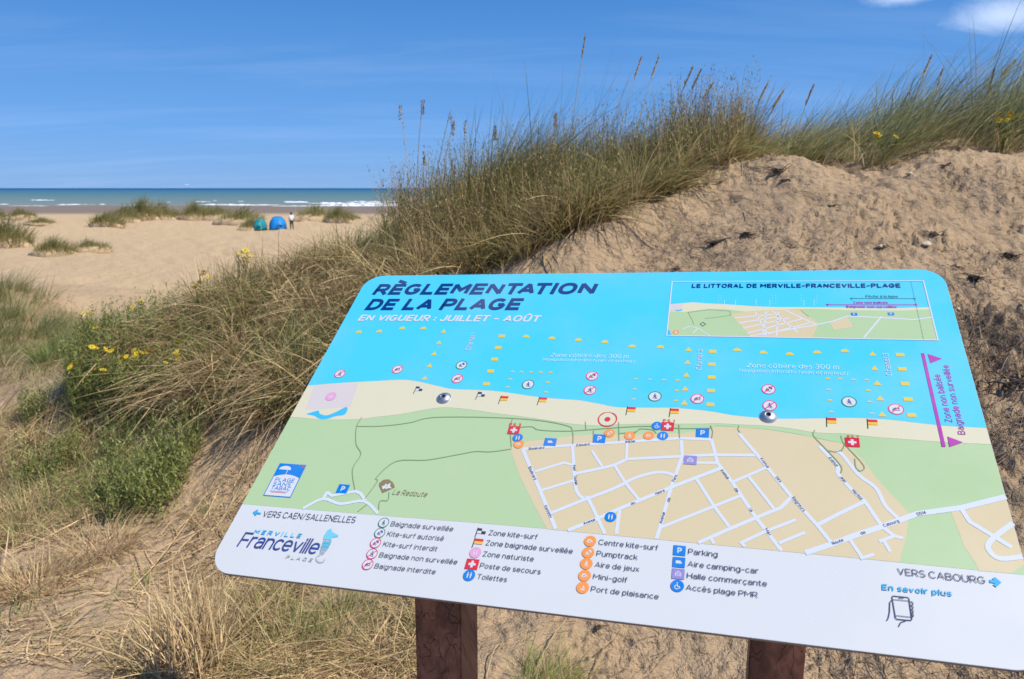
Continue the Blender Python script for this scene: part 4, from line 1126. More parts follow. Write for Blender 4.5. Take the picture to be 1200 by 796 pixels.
# ---- posts, batten under the panel, dome bolts
def wood_material():
    m = bpy.data.materials.new('stained_wood'); m.use_nodes = True
    t = m.node_tree; b = t.nodes['Principled BSDF']; b.inputs['Roughness'].default_value = 0.55; b.inputs['Specular IOR Level'].default_value = 0.35
    tcn = N(t, 'ShaderNodeTexCoord'); mp_ = N(t, 'ShaderNodeMapping'); mp_.inputs['Scale'].default_value = (55, 55, 3.0); L(t, tcn.outputs['Object'], mp_.inputs[0])
    nz = N(t, 'ShaderNodeTexNoise', Scale=1.0, Detail=6.0, Roughness=0.65, Distortion=0.6); L(t, mp_.outputs[0], nz.inputs['Vector'])
    mp3 = N(t, 'ShaderNodeMapping'); mp3.inputs['Scale'].default_value = (16, 16, 2.6); mp3.inputs['Rotation'].default_value = (0, R(9), 0); L(t, tcn.outputs['Object'], mp3.inputs[0])
    n2 = N(t, 'ShaderNodeTexNoise', Scale=1.0, Detail=2.0); L(t, mp3.outputs[0], n2.inputs['Vector'])
    rp = N(t, 'ShaderNodeValToRGB'); L(t, nz.outputs['Fac'], rp.inputs[0])
    rp.color_ramp.elements[0].position = 0.3; rp.color_ramp.elements[0].color = (0.13, 0.055, 0.038, 1)
    rp.color_ramp.elements[1].position = 0.72; rp.color_ramp.elements[1].color = (0.32, 0.15, 0.10, 1)
    mr = N(t, 'ShaderNodeMapRange'); mr.inputs[1].default_value = 0.48; mr.inputs[2].default_value = 0.56; mr.inputs[3].default_value = 0.0; mr.inputs[4].default_value = 0.55; L(t, n2.outputs['Fac'], mr.inputs[0])
    mx = N(t, 'ShaderNodeMix', _data_type='RGBA'); mx.inputs[7].default_value = (0.05, 0.025, 0.018, 1); L(t, mr.outputs[0], mx.inputs[0]); L(t, rp.outputs[0], mx.inputs[6])
    # drying cracks along the grain
    mp4 = N(t, 'ShaderNodeMapping'); mp4.inputs['Scale'].default_value = (42, 42, 1.1); L(t, tcn.outputs['Object'], mp4.inputs[0])
    n4 = N(t, 'ShaderNodeTexNoise', Scale=1.0, Detail=2.0, Roughness=0.4); L(t, mp4.outputs[0], n4.inputs['Vector'])
    sb4 = N(t, 'ShaderNodeMath', _operation='SUBTRACT', i1=0.5); L(t, n4.outputs['Fac'], sb4.inputs[0]); ab4 = N(t, 'ShaderNodeMath', _operation='ABSOLUTE'); L(t, sb4.outputs[0], ab4.inputs[0])
    cr4 = N(t, 'ShaderNodeMapRange'); cr4.inputs[1].default_value = 0.0; cr4.inputs[2].default_value = 0.014; cr4.inputs[3].default_value = 0.75; cr4.inputs[4].default_value = 0.0; L(t, ab4.outputs[0], cr4.inputs[0])
    mx4 = N(t, 'ShaderNodeMix', _data_type='RGBA'); mx4.inputs[7].default_value = (0.02, 0.01, 0.008, 1); L(t, cr4.outputs[0], mx4.inputs[0]); L(t, mx.outputs[2], mx4.inputs[6])
    L(t, mx4.outputs[2], b.inputs['Base Color'])
    bp = N(t, 'ShaderNodeBump', Strength=0.5, Distance=0.002); L(t, nz.outputs['Fac'], bp.inputs['Height'])
    bp4 = N(t, 'ShaderNodeBump', Strength=0.7, Distance=0.003, _invert=True); L(t, cr4.outputs[0], bp4.inputs['Height']); L(t, bp.outputs[0], bp4.inputs['Normal']); L(t, bp4.outputs[0], b.inputs['Normal'])
    return m


wood = wood_material()
inv = BM.inverted()
hx = Vector((B_X.x, B_X.y, 0)).normalized(); hy = Vector((-hx.y, hx.x, 0))


def world_part(name, bm, mats, parent, pm):
    me = bpy.data.meshes.new(name); bm.to_mesh(me); bm.free()
    for f in me.polygons: f.use_smooth = False
    o = link(name, me, parent, mats)
    return o


def post(u, v, hw=0.045):
    c = BM @ Vector((u, v, -0.006))
    bm = bmesh.new()
    def top_z(p):   # underside of the panel above p, less the batten
        d = (p - BM @ Vector((0, 0, -0.0062))).dot(B_Z)
        return p.z - d / B_Z.z
    gz = float(H([c.x], [c.y])[0]) - 0.35
    lo, hi = [], []
    for sx, sy in ((-1, -1), (1, -1), (1, 1), (-1, 1)):
        p = Vector((c.x, c.y, c.z)) + hx * sx * hw + hy * sy * hw
        hi.append(bm.verts.new(inv @ Vector((p.x, p.y, top_z(p)))))
        lo.append(bm.verts.new(inv @ Vector((p.x, p.y, gz))))
    bm.faces.new(hi); bm.faces.new(lo[::-1])
    for k in range(4): bm.faces.new((hi[k], hi[k - 1], lo[k - 1], lo[k]))
    bmesh.ops.recalc_face_normals(bm, faces=bm.faces)
    bmesh.ops.bevel(bm, geom=[e for e in bm.edges], offset=0.003, segments=2, affect='EDGES')
    return world_part('post', bm, [wood], board, None)


post(0.306, 0.4295, .051)
post(0.962, 0.417, .047)


def steel():
    m = mat('bolt_steel', (0.46, 0.47, 0.49), 0.3, 0.5, 1.0)
    t = m.node_tree; b = t.nodes['Principled BSDF']
    nz = N(t, 'ShaderNodeTexNoise', Scale=160.0, Detail=3.0); mr = N(t, 'ShaderNodeMapRange'); mr.inputs[3].default_value = 0.36; mr.inputs[4].default_value = 0.62
    L(t, nz.outputs['Fac'], mr.inputs[0]); L(t, mr.outputs[0], b.inputs['Roughness'])
    return m


stl = steel(); dark = mat('bolt_recess', (0.03, 0.03, 0.035), 0.6, 0.3)


def bolt(px, py, r=0.0135):
    u, v = P(px, py)
    prof = [(0.0, .0056), (.10 * r * 3, .0055), (.42 * r, .0052), (.66 * r, .0043), (.85 * r, .0027), (.96 * r, .0011), (r, 0.0002), (r * 1.0, 0.0)]
    bm = bmesh.new(); n = 32; rings = []
    hexr = 0.30 * r
    # hexagonal socket in the dome's top
    ringh = [bm.verts.new((hexr * math.cos(2 * math.pi * k / n), hexr * math.sin(2 * math.pi * k / n), .0054)) for k in range(n)]
    rings.append(ringh)
    for rad, z in prof[2:]:
        rings.append([bm.verts.new((rad * math.cos(2 * math.pi * k / n), rad * math.sin(2 * math.pi * k / n), z)) for k in range(n)])
    for a, b in zip(rings, rings[1:]):
        for k in range(n): bm.faces.new((a[k], b[k], b[(k + 1) % n], a[(k + 1) % n]))
    bot = [bm.verts.new((v_.co.x * .96, v_.co.y * .96, .0026)) for v_ in ringh]
    for k in range(n):
        f = bm.faces.new((bot[k], ringh[k], ringh[(k + 1) % n], bot[(k + 1) % n])); f.material_index = 1
    f = bm.faces.new(bot); f.material_index = 1
    bmesh.ops.recalc_face_normals(bm, faces=bm.faces)
    me = bpy.data.meshes.new('bolt'); bm.to_mesh(me); bm.free()
    for f in me.polygons: f.use_smooth = True
    o = link('bolt', me, board, [stl, dark]); o.location = (u, v, 0.0014)
    bmw = bmesh.new()
    bmesh.ops.create_cone(bmw, cap_ends=True, segments=32, radius1=r * 1.13, radius2=r * 1.06, depth=0.0011)
    me = bpy.data.meshes.new('washer'); bmw.to_mesh(me); bmw.free()
    w = link('washer', me, o, [stl]); w.location = (0, 0, -0.00045)
    return o


bolt(520, 467.0)
bolt(900, 488.5)


# ------------------------------------------------------------------ vegetation
RG = np.random.default_rng(11)


def leaf_material(name, green_a, green_b, straw_a, straw_b, trans=0.3):
    m = bpy.data.materials.new(name); m.use_nodes = True
    t = m.node_tree; b = t.nodes['Principled BSDF']; out = t.nodes['Material Output']
    at_ = N(t, 'ShaderNodeAttribute'); at_.attribute_name = 'tint'
    sp = N(t, 'ShaderNodeSeparateColor'); L(t, at_.outputs['Color'], sp.inputs[0])
    g = N(t, 'ShaderNodeMix', _data_type='RGBA'); g.inputs[6].default_value = (*green_a, 1); g.inputs[7].default_value = (*green_b, 1); L(t, sp.outputs[0], g.inputs[0])
    s = N(t, 'ShaderNodeMix', _data_type='RGBA'); s.inputs[6].default_value = (*straw_a, 1); s.inputs[7].default_value = (*straw_b, 1); L(t, sp.outputs[0], s.inputs[0])
    mx = N(t, 'ShaderNodeMix', _data_type='RGBA'); L(t, sp.outputs[2], mx.inputs[0]); L(t, g.outputs[2], mx.inputs[6]); L(t, s.outputs[2], mx.inputs[7])
    L(t, mx.outputs[2], b.inputs['Base Color']); b.inputs['Roughness'].default_value = 0.55; b.inputs['Specular IOR Level'].default_value = 0.3
    tr = N(t, 'ShaderNodeBsdfTranslucent'); L(t, mx.outputs[2], tr.inputs[0])
    ms = N(t, 'ShaderNodeMixShader', i0=trans); L(t, b.outputs[0], ms.inputs[1]); L(t, tr.outputs[0], ms.inputs[2]); L(t, ms.outputs[0], out.inputs[0])
    return m


GRASS = leaf_material('marram_blade', (0.11, 0.15, 0.04), (0.30, 0.34, 0.11), (0.34, 0.235, 0.10), (0.80, 0.60, 0.30), .35)
SCRUB = leaf_material('scrub_leaf', (0.085, 0.12, 0.025), (0.26, 0.30, 0.075), (0.20, 0.115, 0.06), (0.70, 0.49, 0.25), .35)
HERB = leaf_material('herb_leaf', (0.075, 0.14, 0.018), (0.24, 0.33, 0.06), (0.36, 0.26, 0.11), (0.70, 0.54, 0.27), .35)
DEAD = leaf_material('dead_straw', (0.11, 0.16, 0.035), (0.29, 0.33, 0.09), (0.26, 0.155, 0.075), (0.90, 0.66, 0.35), 0.25)
BEACHG = leaf_material('beach_grass_blade', (0.14, 0.18, 0.05), (0.33, 0.37, 0.13), (0.40, 0.31, 0.14), (0.74, 0.58, 0.30), .35)


class Veg:
    def __init__(s, kink=0.0): s.kink = kink; s.V = []; s.Q = []; s.T = []; s.C = []; s.n = 0

    def blades(s, x, y, z, Ln, az, lean, droop, w, straw, seg=4, pitch_jit=0.0):
        n = len(x)
        if n == 0: return
        bc = lambda a: np.broadcast_to(np.asarray(a, float), (n,))
        x, y, z, Ln, az, lean, droop, w, straw = map(bc, (x, y, z, Ln, az, lean, droop, w, straw))
        t = np.linspace(0, 1, seg + 1)
        ca, sa = np.cos(az), np.sin(az)
        up = np.sqrt(np.maximum(0, 1 - lean ** 2))
        hs = Ln[:, None] * (lean[:, None] * t + 0.6 * droop[:, None] * t ** 2)
        vs = Ln[:, None] * (up[:, None] * t - 0.5 * droop[:, None] * t ** 2)
        wig = (RG.normal(0, 0.03, n) * Ln)[:, None] * np.sin(t * 3.0)
        cx = x[:, None] + ca[:, None] * hs - sa[:, None] * wig; cy = y[:, None] + sa[:, None] * hs + ca[:, None] * wig; cz = z[:, None] + vs
        if s.kink:
            km = RG.random(n) < s.kink; t0 = RG.uniform(.3, .8, n); a2 = az + RG.normal(0, 1.1, n); dn = RG.uniform(-.1, 1.0, n)
            e = np.where(km[:, None], np.maximum(t[None, :] - t0[:, None], 0), 0) * Ln[:, None]
            cx = cx + np.cos(a2)[:, None] * e * .7; cy = cy + np.sin(a2)[:, None] * e * .7; cz = cz - e * dn[:, None] * 1.4
        tw = az + math.pi / 2 + RG.normal(0, 0.6, n)
        sz = RG.normal(0, 0.25, n)
        wd = w[:, None] * np.maximum(1 - t, 0) ** 0.55 * 0.5
        sx_, sy_, sz_ = np.cos(tw)[:, None] * wd, np.sin(tw)[:, None] * wd, sz[:, None] * wd
        A_ = np.stack([cx - sx_, cy - sy_, cz - sz_], -1); B_ = np.stack([cx + sx_, cy + sy_, cz + sz_], -1)
        vv = np.empty((n, 2 * seg + 1, 3)); vv[:, 0:2 * seg:2] = A_[:, :seg]; vv[:, 1:2 * seg:2] = B_[:, :seg]; vv[:, 2 * seg] = A_[:, seg]
        base = s.n + np.arange(n)[:, None] * (2 * seg + 1)
        k = np.arange(seg - 1)
        q = np.stack([base + 2 * k, base + 2 * k + 1, base + 2 * k + 3, base + 2 * k + 2], -1).reshape(-1, 4)
        tr = np.stack([base[:, 0] + 2 * seg - 2, base[:, 0] + 2 * seg - 1, base[:, 0] + 2 * seg], -1)
        rnd = RG.random(n)
        col = np.ones((n, 2 * seg + 1, 4)); col[:, :, 0] = rnd[:, None]
        tt = np.r_[np.repeat(t[:seg], 2), 1.0]
        col[:, :, 1] = tt
        col[:, :, 2] = np.clip(straw[:, None] + 0.35 * (tt - 0.75) * (tt > 0.75) * 4 * (1 - straw[:, None]) + np.maximum(0.22 - tt, 0) * 2.2, 0, 1)
        s.V.append(vv.reshape(-1, 3)); s.Q.append(q); s.T.append(tr); s.C.append(col.reshape(-1, 4)); s.n += n * (2 * seg + 1)

    def tube(s, pts, r0, r1, straw, rnd=None, sides=4):
        """a thin round stalk along pts"""
        pts = [Vector(p) for p in pts]; m = len(pts); vv = []
        for i, p in enumerate(pts):
            d = (pts[min(i + 1, m - 1)] - pts[max(i - 1, 0)]).normalized(); a = d.orthogonal().normalized(); b = d.cross(a); r = r0 + (r1 - r0) * i / (m - 1)
            for k in range(sides):
                an = 2 * math.pi * k / sides; vv.append(p + a * math.cos(an) * r + b * math.sin(an) * r)
        q = [(s.n + i * sides + k, s.n + i * sides + (k + 1) % sides, s.n + (i + 1) * sides + (k + 1) % sides, s.n + (i + 1) * sides + k) for i in range(m - 1) for k in range(sides)]
        col = np.ones((len(vv), 4)); col[:, 0] = RG.random() if rnd is None else rnd; col[:, 1] = 0.5; col[:, 2] = straw
        s.V.append(np.array([tuple(v) for v in vv])); s.Q.append(np.array(q)); s.C.append(col); s.n += len(vv)

    def mesh(s, name):
        me = mesh_np(name, np.vstack(s.V), np.vstack(s.T) if s.T else None, np.vstack(s.Q) if s.Q else None, smooth=False)
        a = me.attributes.new('tint', 'FLOAT_COLOR', 'POINT'); a.data.foreach_set('color', np.vstack(s.C).astype(np.float32).ravel())
        return me

    def obj(s, name, m, parent=None): return link(name, s.mesh(name), parent, [m])


def tufts(v, poly, nt_, per, rad, Lr, az0, azj, lean, droop, w, straw, seg, seed, clump=0.8, freq=2.0, hfun=None, splay=0.5, dz=.02, strawj=.3):
    """grass in tufts: nt_ tufts of about per blades; length, lean and colour are shared within a tuft and differ between tufts"""
    cx, cy = scatter(poly, nt_, clump, freq, seed); m = len(cx)
    hf = np.ones(m) if hfun is None else hfun(cx, cy)
    tl = U_(Lr[0], Lr[1], m) * hf; ta = RG.normal(az0, azj, m); tln = np.clip(RG.normal(lean[0], lean[1], m), 0, .9); td = np.clip(RG.normal(droop[0], droop[1], m), 0, 1.4)
    ts = np.clip(RG.normal(straw[0], straw[1], m), 0, 1); tr_ = rad * U_(.5, 1.5, m); cnt = np.maximum(3, (per * U_(.4, 1.7, m)).astype(int))
    i = np.repeat(np.arange(m), cnt); n = len(i)
    a = U_(-math.pi, math.pi, n); s_ = np.sqrt(RG.random(n)) * tr_[i]
    x = cx[i] + np.cos(a) * s_; y = cy[i] + np.sin(a) * s_
    # lean = the tuft's own lean plus an outward splay
    lx = np.cos(ta[i]) * tln[i] + np.cos(a) * splay * (s_ / tr_[i]) * U_(.2, 1, n); ly = np.sin(ta[i]) * tln[i] + np.sin(a) * splay * (s_ / tr_[i]) * U_(.2, 1, n)
    lm = np.minimum(np.hypot(lx, ly), .96)
    v.blades(x, y, H(x, y) - dz, tl[i] * U_(.45, 1.1, n), np.arctan2(ly, lx), lm, np.clip(td[i] + RG.normal(0, .15, n), 0, 1.6), U_(w[0], w[1], n), np.clip(ts[i] + RG.normal(0, strawj, n), 0, 1), seg)


def wpoly(pts): return np.array([[at(*p).x, at(*p).y] for p in pts])


def inside(poly, x, y):
    r = np.zeros(len(x), bool); n = len(poly)
    for i in range(n):
        x0, y0 = poly[i - 1]; x1, y1 = poly[i]
        if y0 == y1: continue
        c = ((y0 > y) != (y1 > y)) & (x < (x1 - x0) * (y - y0) / (y1 - y0) + x0)
        r ^= c
    return r


def scatter(poly, n, clump=0.0, freq=2.0, seed=1, pw=1.0):
    lo, hi = poly.min(0), poly.max(0)
    X, Y = np.empty(0), np.empty(0); it = 0
    while len(X) < n and it < 60:
        it += 1
        x = RG.uniform(lo[0], hi[0], n * 2); y = RG.uniform(lo[1], hi[1], n * 2)
        k = inside(poly, x, y)
        if clump: k &= RG.random(len(x)) < np.clip(0.5 + clump * fbm(x, y, freq, 3, seed) * 1.6, 0.02, 1) ** pw
        X = np.r_[X, x[k]]; Y = np.r_[Y, y[k]]
    return X[:n], Y[:n]


U_ = RG.uniform
Z_MARRAM = wpoly([(640, 262, 6.0), (700, 245, 5.8), (770, 222, 5.7), (830, 205, 5.6), (884, 192, 5.55), (940, 186, 5.5), (985, 196, 5.5), (1010, 208, 5.3), (1060, 200, 5.35), (1100, 190, 5.3), (1190, 202, 5.15), (1330, 212, 5.1), (1330, 170, 8.8), (640, 180, 8.8)])
Z_SCRUB = wpoly([(452, 335, 5.3), (480, 335, 5.1), (540, 332, 5.0), (600, 318, 4.9), (645, 297, 4.75), (690, 286, 4.7), (745, 258, 4.92), (805, 233, 5.1), (850, 213, 5.3), (880, 196, 5.6), (885, 180, 7.4), (640, 225, 7.8), (462, 262, 7.3), (450, 300, 6.6)])
Z_STRAW = wpoly([(190, 398, 6.3), (250, 372, 6.5), (300, 352, 6.6), (400, 318, 6.5), (450, 325, 5.5), (530, 335, 5.1), (500, 400, 4.5), (440, 450, 4.2), (395, 478, 4.2), (340, 500, 4.25), (260, 505, 4.5), (205, 470, 5.0), (120, 440, 5.8)])
Z_GREEN = wpoly([(85, 400, 6.5), (190, 398, 6.2), (235, 470, 5.1), (215, 500, 4.7), (215, 560, 4.1), (190, 600, 3.8), (105, 605, 3.8), (60, 565, 4.4), (80, 480, 5.5)])
Z_LITTER = wpoly([(-60, 500, 6.2), (0, 480, 6.6), (80, 470, 5.7), (130, 480, 5.4), (125, 610, 3.8), (60, 640, 3.5), (-60, 630, 3.6)])
Z_PALE = wpoly([(-420, 345, 13), (0, 349, 12.8), (60, 366, 12.2), (125, 392, 11.2), (150, 410, 7.4), (95, 440, 6.4), (70, 480, 5.8), (0, 470, 6.9), (-420, 500, 6.2)])
Z_TRACK = wpoly([(120, 640, 3.4), (215, 600, 3.8), (330, 520, 4.1), (460, 470, 4.1), (430, 640, 3.0), (300, 690, 2.8), (60, 796, 2.25), (-60, 796, 2.25), (-60, 690, 3.0)])
Z_UNDER = wpoly([(130, 775, 2.35), (210, 715, 2.65), (300, 695, 2.8), (430, 690, 2.75), (520, 700, 2.7), (500, 800, 2.1), (130, 810, 2.1)])

# --- marram on the back of the dune, combed by the wind
v = Veg()


def marram_h(x, y):
    big = np.clip(0.5 + fbm(x, y, 0.9, 2, 31), 0, 1)
    return (0.60 + 0.5 * big + 0.22 * sstep(2.2, 2.9, x) + 0.25 * np.exp(-(((x - 3.4) / 0.55) ** 2))) * (1 - 0.45 * np.exp(-(((x - 1.80) / 0.42) ** 2))) * (0.75 + 0.25 * sstep(0.6, 1.4, x))


tufts(v, Z_MARRAM, 620, 20, .07, (.50, .92), .1, .38, (.44, .17), (.48, .2), (.0035, .0078), (.24, .25), 7, 21, 1.5, 1.6, marram_h, .35)
tufts(v, Z_MARRAM, 420, 14, .10, (.22, .55), -.6, 1.2, (.45, .2), (.6, .3), (.004, .0085), (.75, .25), 6, 22, 1.3, 2.2, None, .6)
# long thin wisps that trail downwind from the crest
x, y = scatter(Z_MARRAM, 2400, 1.0, 1.6, 21); n = len(x)
v.blades(x, y, H(x, y), U_(.75, 1.08, n) * marram_h(x, y) * .95, RG.normal(.1, .3, n), np.clip(RG.normal(.5, .12, n), 0, .85), np.clip(RG.normal(.45, .15, n), 0, 1), .0042, np.clip(RG.normal(.3, .3, n), 0, 1), 6)
# a loose skirt of dry blades falling forward over the sand edge
edge = wpoly([(640, 292, 4.75), (690, 280, 4.8), (745, 256, 5.0), (805, 231, 5.15), (850, 212, 5.35), (880, 196, 5.6), (880, 190, 6.0), (800, 215, 5.6), (700, 250, 5.4), (640, 275, 5.3)])
tufts(v, edge, 110, 15, .06, (.28, .66), -1.1, .8, (.45, .2), (.7, .35), (.0045, .0095), (.7, .35), 7, 5, 1.0, 3, None, .6)
tufts(v, wpoly([(470, 318, 5.2), (600, 305, 5.0), (700, 272, 5.0), (690, 262, 5.4), (580, 285, 5.6), (470, 295, 5.8)]), 90, 14, .07, (.3, .6), -1.3, .9, (.45, .2), (.6, .35), (.0045, .0095), (.85, .2), 7, 6, 1.0, 3, None, .6)
tufts(v, wpoly([(540, 335, 4.9), (640, 318, 4.65), (690, 290, 4.7), (660, 278, 5.1), (560, 300, 5.3)]), 75, 14, .07, (.22, .5), -1.2, 1.0, (.4, .2), (.6, .35), (.0045, .009), (.6, .35), 6, 8, 1.0, 3, None, .6)
o = v.obj('marram_grass', GRASS); tag(o, 'tall green marram grass combed rightwards by the wind along the dune top', kind='stuff')

# --- brown and green scrub on the bank behind the board
v = Veg(.3)
tufts(v, Z_SCRUB, 600, 17, .07, (.28, .66), .1, 1.6, (.34, .22), (.5, .35), (.0035, .0078), (.44, .36), 5, 41, 1.3, 2.2, lambda x, y: .8 + .35 * sstep(5.0, 6.2, y), .5)
tufts(v, wpoly([(490, 276, 6.0), (600, 262, 5.8), (670, 248, 5.8), (722, 234, 6.0), (712, 224, 6.9), (530, 250, 7.0)]), 270, 17, .08, (.74, 1.22), .12, .5, (.42, .17), (.45, .2), (.0035, .0075), (.22, .25), 7, 45, 1.0, 2.0, lambda x, y: .70 + .50 * sstep(-.8, .15, x), .3)
tufts(v, wpoly([(560, 290, 5.6), (700, 262, 5.6), (860, 205, 5.9), (880, 185, 7.0), (640, 230, 7.6), (560, 255, 7.0)]), 260, 20, .07, (.5, .85), .15, .6, (.38, .17), (.45, .25), (.0035, .007), (.28, .28), 6, 44, .9, 2.2, None, .3)
# forbs: straight stems carrying many little leaves
x, y = scatter(Z_SCRUB, 2000, 1.6, 1.5, 43, 1.5)
z0 = H(x, y) - .01; hst = U_(.32, .70, len(x)) * (0.8 + .3 * sstep(5.0, 6.2, y)) * (.95 + .1 * sstep(-1.2, -.3, x)); azs = U_(-math.pi, math.pi, len(x)); ln_ = np.clip(RG.normal(.2, .1, len(x)), 0, .5); sw = RG.random(len(x)) ** 1.5 * .9
v.blades(x, y, z0, hst, azs, ln_, 0.05, 0.0065, np.clip(sw + .2, 0, 1), 3)
for k in range(15):
    t = 0.12 + 0.86 * (k + RG.random(len(x))) / 15
    px_, py_ = x + np.cos(azs) * hst * (ln_ * t + .03 * t * t), y + np.sin(azs) * hst * (ln_ * t + .03 * t * t); pz_ = z0 + hst * np.sqrt(1 - ln_ ** 2) * t
    v.blades(px_, py_, pz_, U_(.022, .055, len(x)) * (1.15 - .6 * t), U_(-math.pi, math.pi, len(x)), U_(.3, .9, len(x)), .2, U_(.006, .010, len(x)) * (1.1 - .4 * t), np.clip(sw + RG.normal(0, .15, len(x)), 0, 1), 2)
o = v.obj('dune_scrub', SCRUB); tag(o, 'mixed brown and green scrub covering the bank behind the board', kind='stuff')

# --- straw thatch on the left bank
v = Veg(.55)
tufts(v, Z_STRAW, 600, 15, .09, (.24, .56), -2.0, 1.1, (.46, .2), (.7, .4), (.005, .0105), (.85, .2), 7, 51, .9, 2.4, None, .6)
tufts(v, Z_STRAW, 330, 13, .08, (.25, .58), -.3, 1.2, (.4, .2), (.5, .3), (.005, .0095), (.8, .25), 7, 53, .9, 2.4, None, .6)
tufts(v, Z_STRAW, 400, 20, .09, (.22, .46), .4, 1.5, (.25, .15), (.35, .2), (.004, .0075), (.08, .15), 5, 54, 1.6, 1.3, None, .5)
# fresher blades that stand up along the ridge
ridge_p = wpoly([(190, 400, 6.2), (250, 372, 6.4), (300, 352, 6.6), (400, 318, 6.6), (440, 300, 6.9), (440, 318, 5.8), (400, 345, 5.6), (300, 385, 5.7), (220, 425, 5.6)])
tufts(v, ridge_p, 200, 20, .06, (.18, .40), .5, .9, (.25, .15), (.35, .25), (.0028, .0055), (.4, .3), 5, 52, .9, 2.4, None, .45)
o = v.obj('straw_thatch', DEAD); tag(o, 'matted dry straw hanging over the bank left of the board', kind='stuff')

# --- green herbs at the foot of the left bank
v = Veg()
tufts(v, Z_GREEN, 210, 20, .10, (.10, .34), .3, 1.5, (.3, .2), (.4, .3), (.0032, .0065), (.18, .25), 4, 61, 1.8, 1.6, None, .6)
Z_GREEN2 = wpoly([(110, 400, 6.3), (190, 380, 6.4), (270, 352, 6.4), (300, 380, 5.8), (260, 440, 5.3), (210, 480, 5.0), (120, 450, 5.7)])
tufts(v, Z_GREEN2, 150, 20, .09, (.2, .42), .2, 1.2, (.25, .15), (.4, .3), (.0035, .007), (.15, .25), 5, 62, 1.6, 1.4, None, .5)
Z_WEEDS = wpoly([(85, 480, 5.2), (205, 482, 4.95), (235, 440, 5.2), (225, 405, 5.6), (120, 408, 6.0), (80, 440, 5.8)])
tufts(v, Z_WEEDS, 130, 18, .07, (.24, .46), .2, 1.0, (.2, .12), (.3, .2), (.0035, .0075), (.12, .2), 5, 67, 1.6, 1.6, None, .4)
x, y = scatter(Z_WEEDS, 420, 1.6, 2.0, 68, 1.5); n = len(x); z0 = H(x, y) - .01; hst = U_(.25, .52, n); azs = U_(-math.pi, math.pi, n)
v.blades(x, y, z0, hst, azs, .15, .02, .006, .2, 3)
for k in range(16):
    t = .1 + .9 * (k + RG.random(n)) / 16
    v.blades(x + np.cos(azs) * hst * .15 * t, y + np.sin(azs) * hst * .15 * t, z0 + hst * .99 * t, U_(.03, .075, n) * (1.2 - .6 * t), U_(-math.pi, math.pi, n), U_(.4, .95, n), .3, U_(.006, .011, n), 0.08, 3)
tufts(v, Z_LITTER, 90, 18, .10, (.08, .26), .3, 1.5, (.4, .2), (.5, .3), (.0032, .006), (.25, .3), 4, 64, 2.0, 1.2, None, .6)
tufts(v, Z_TRACK, 34, 14, .07, (.06, .16), .3, 1.5, (.5, .2), (.5, .3), (.003, .005), (.25, .3), 4, 65, 2.0, 1.2, None, .6)
tufts(v, Z_UNDER, 46, 18, .06, (.06, .18), .3, 1.5, (.5, .2), (.6, .3), (.0025, .0042), (.2, .3), 4, 66, 2.0, 1.6, None, .6)
x, y = scatter(wpoly([(30, 400, 6.6), (210, 385, 6.3), (260, 470, 5.0), (235, 560, 4.1), (190, 630, 3.6), (80, 640, 3.6), (20, 560, 4.6)]), 1250, 2.6, 1.5, 63, 2.6); n = len(x); z0 = H(x, y); hst = U_(.12, .34, n); azs = U_(-math.pi, math.pi, n)
for k in range(14):
    t = (k + RG.random(n)) / 14
    v.blades(x + np.cos(azs) * hst * .25 * t, y + np.sin(azs) * hst * .25 * t, z0 + hst * t, U_(.02, .05, n), U_(-math.pi, math.pi, n), U_(.3, .95, n), .25, U_(.005, .010, n), 0.06, 2)
o = v.obj('green_herbs', HERB); tag(o, 'low fresh green herbs at the foot of the straw bank', kind='stuff')

# --- fine pale grass in the hollow to the left
v = Veg()
tufts(v, Z_PALE, 950, 26, .11, (.2, .5), .1, .5, (.35, .15), (.35, .2), (.0045, .0095), (.22, .25), 4, 71, 1.0, .9, lambda x, y: .7 + .5 * sstep(7, 12, y), .5)
x, y = scatter(Z_PALE, 16000, 1.0, .9, 73, 1.2); n = len(x)
v.blades(x, y, H(x, y) - .01, U_(.05, .2, n), U_(-3, 3, n), np.clip(RG.normal(.5, .2, n), 0, .9), .3, U_(.004, .008, n), np.clip(RG.normal(.5, .3, n), 0, 1), 3)
o = v.obj('hollow_grass', BEACHG); tag(o, 'fine pale green grass in the hollow at the left edge', kind='stuff')


# --- straw litter lying on the sand
def litter(poly, n, seed, lo, hi, w, clump=1.2, straw=(.9, .15), lift=.008, pw=1.5):
    x, y = scatter(poly, n, clump, 2.2, seed, pw); n = len(x)
    L_ = U_(lo, hi, n); az = U_(-math.pi, math.pi, n)
    z = H(x, y); x2, y2 = x + np.cos(az) * L_, y + np.sin(az) * L_; z2 = H(x2, y2)
    slope = np.clip((z2 - z) / L_, -.8, .8)
    v.blades(x, y, z + lift, L_, az, np.sqrt(np.clip(1 - np.clip(slope + U_(0, .28, n), 0.0, .95) ** 2, 0, 1)), np.maximum(-slope, 0) * 1.2 + .03, U_(w * .6, w * 1.3, n), np.clip(RG.normal(straw[0], straw[1], n), 0, 1), 3)


v = Veg(.4)
litter(Z_LITTER, 4200, 81, .08, .3, .006, 1.2)
litter(Z_TRACK, 1300, 83, .05, .26, .0055, 2.4)
litter(Z_TRACK, 90, 84, .25, .6, .008, 2.0)
litter(Z_LITTER, 260, 85, .25, .6, .009, 1.2)
x, y = scatter(Z_LITTER, 3500, 1.2, 1.6, 82, 1.6); n = len(x)
v.blades(x, y, H(x, y), U_(.08, .26, n), U_(-math.pi, math.pi, n), U_(.1, .9, n), U_(0, .8, n), U_(.0028, .005, n), np.clip(RG.normal(.6, .4, n), 0, 1), 4)
o = v.obj('straw_litter', DEAD); tag(o, 'loose dry straw scattered over the sand at the left', kind='stuff')

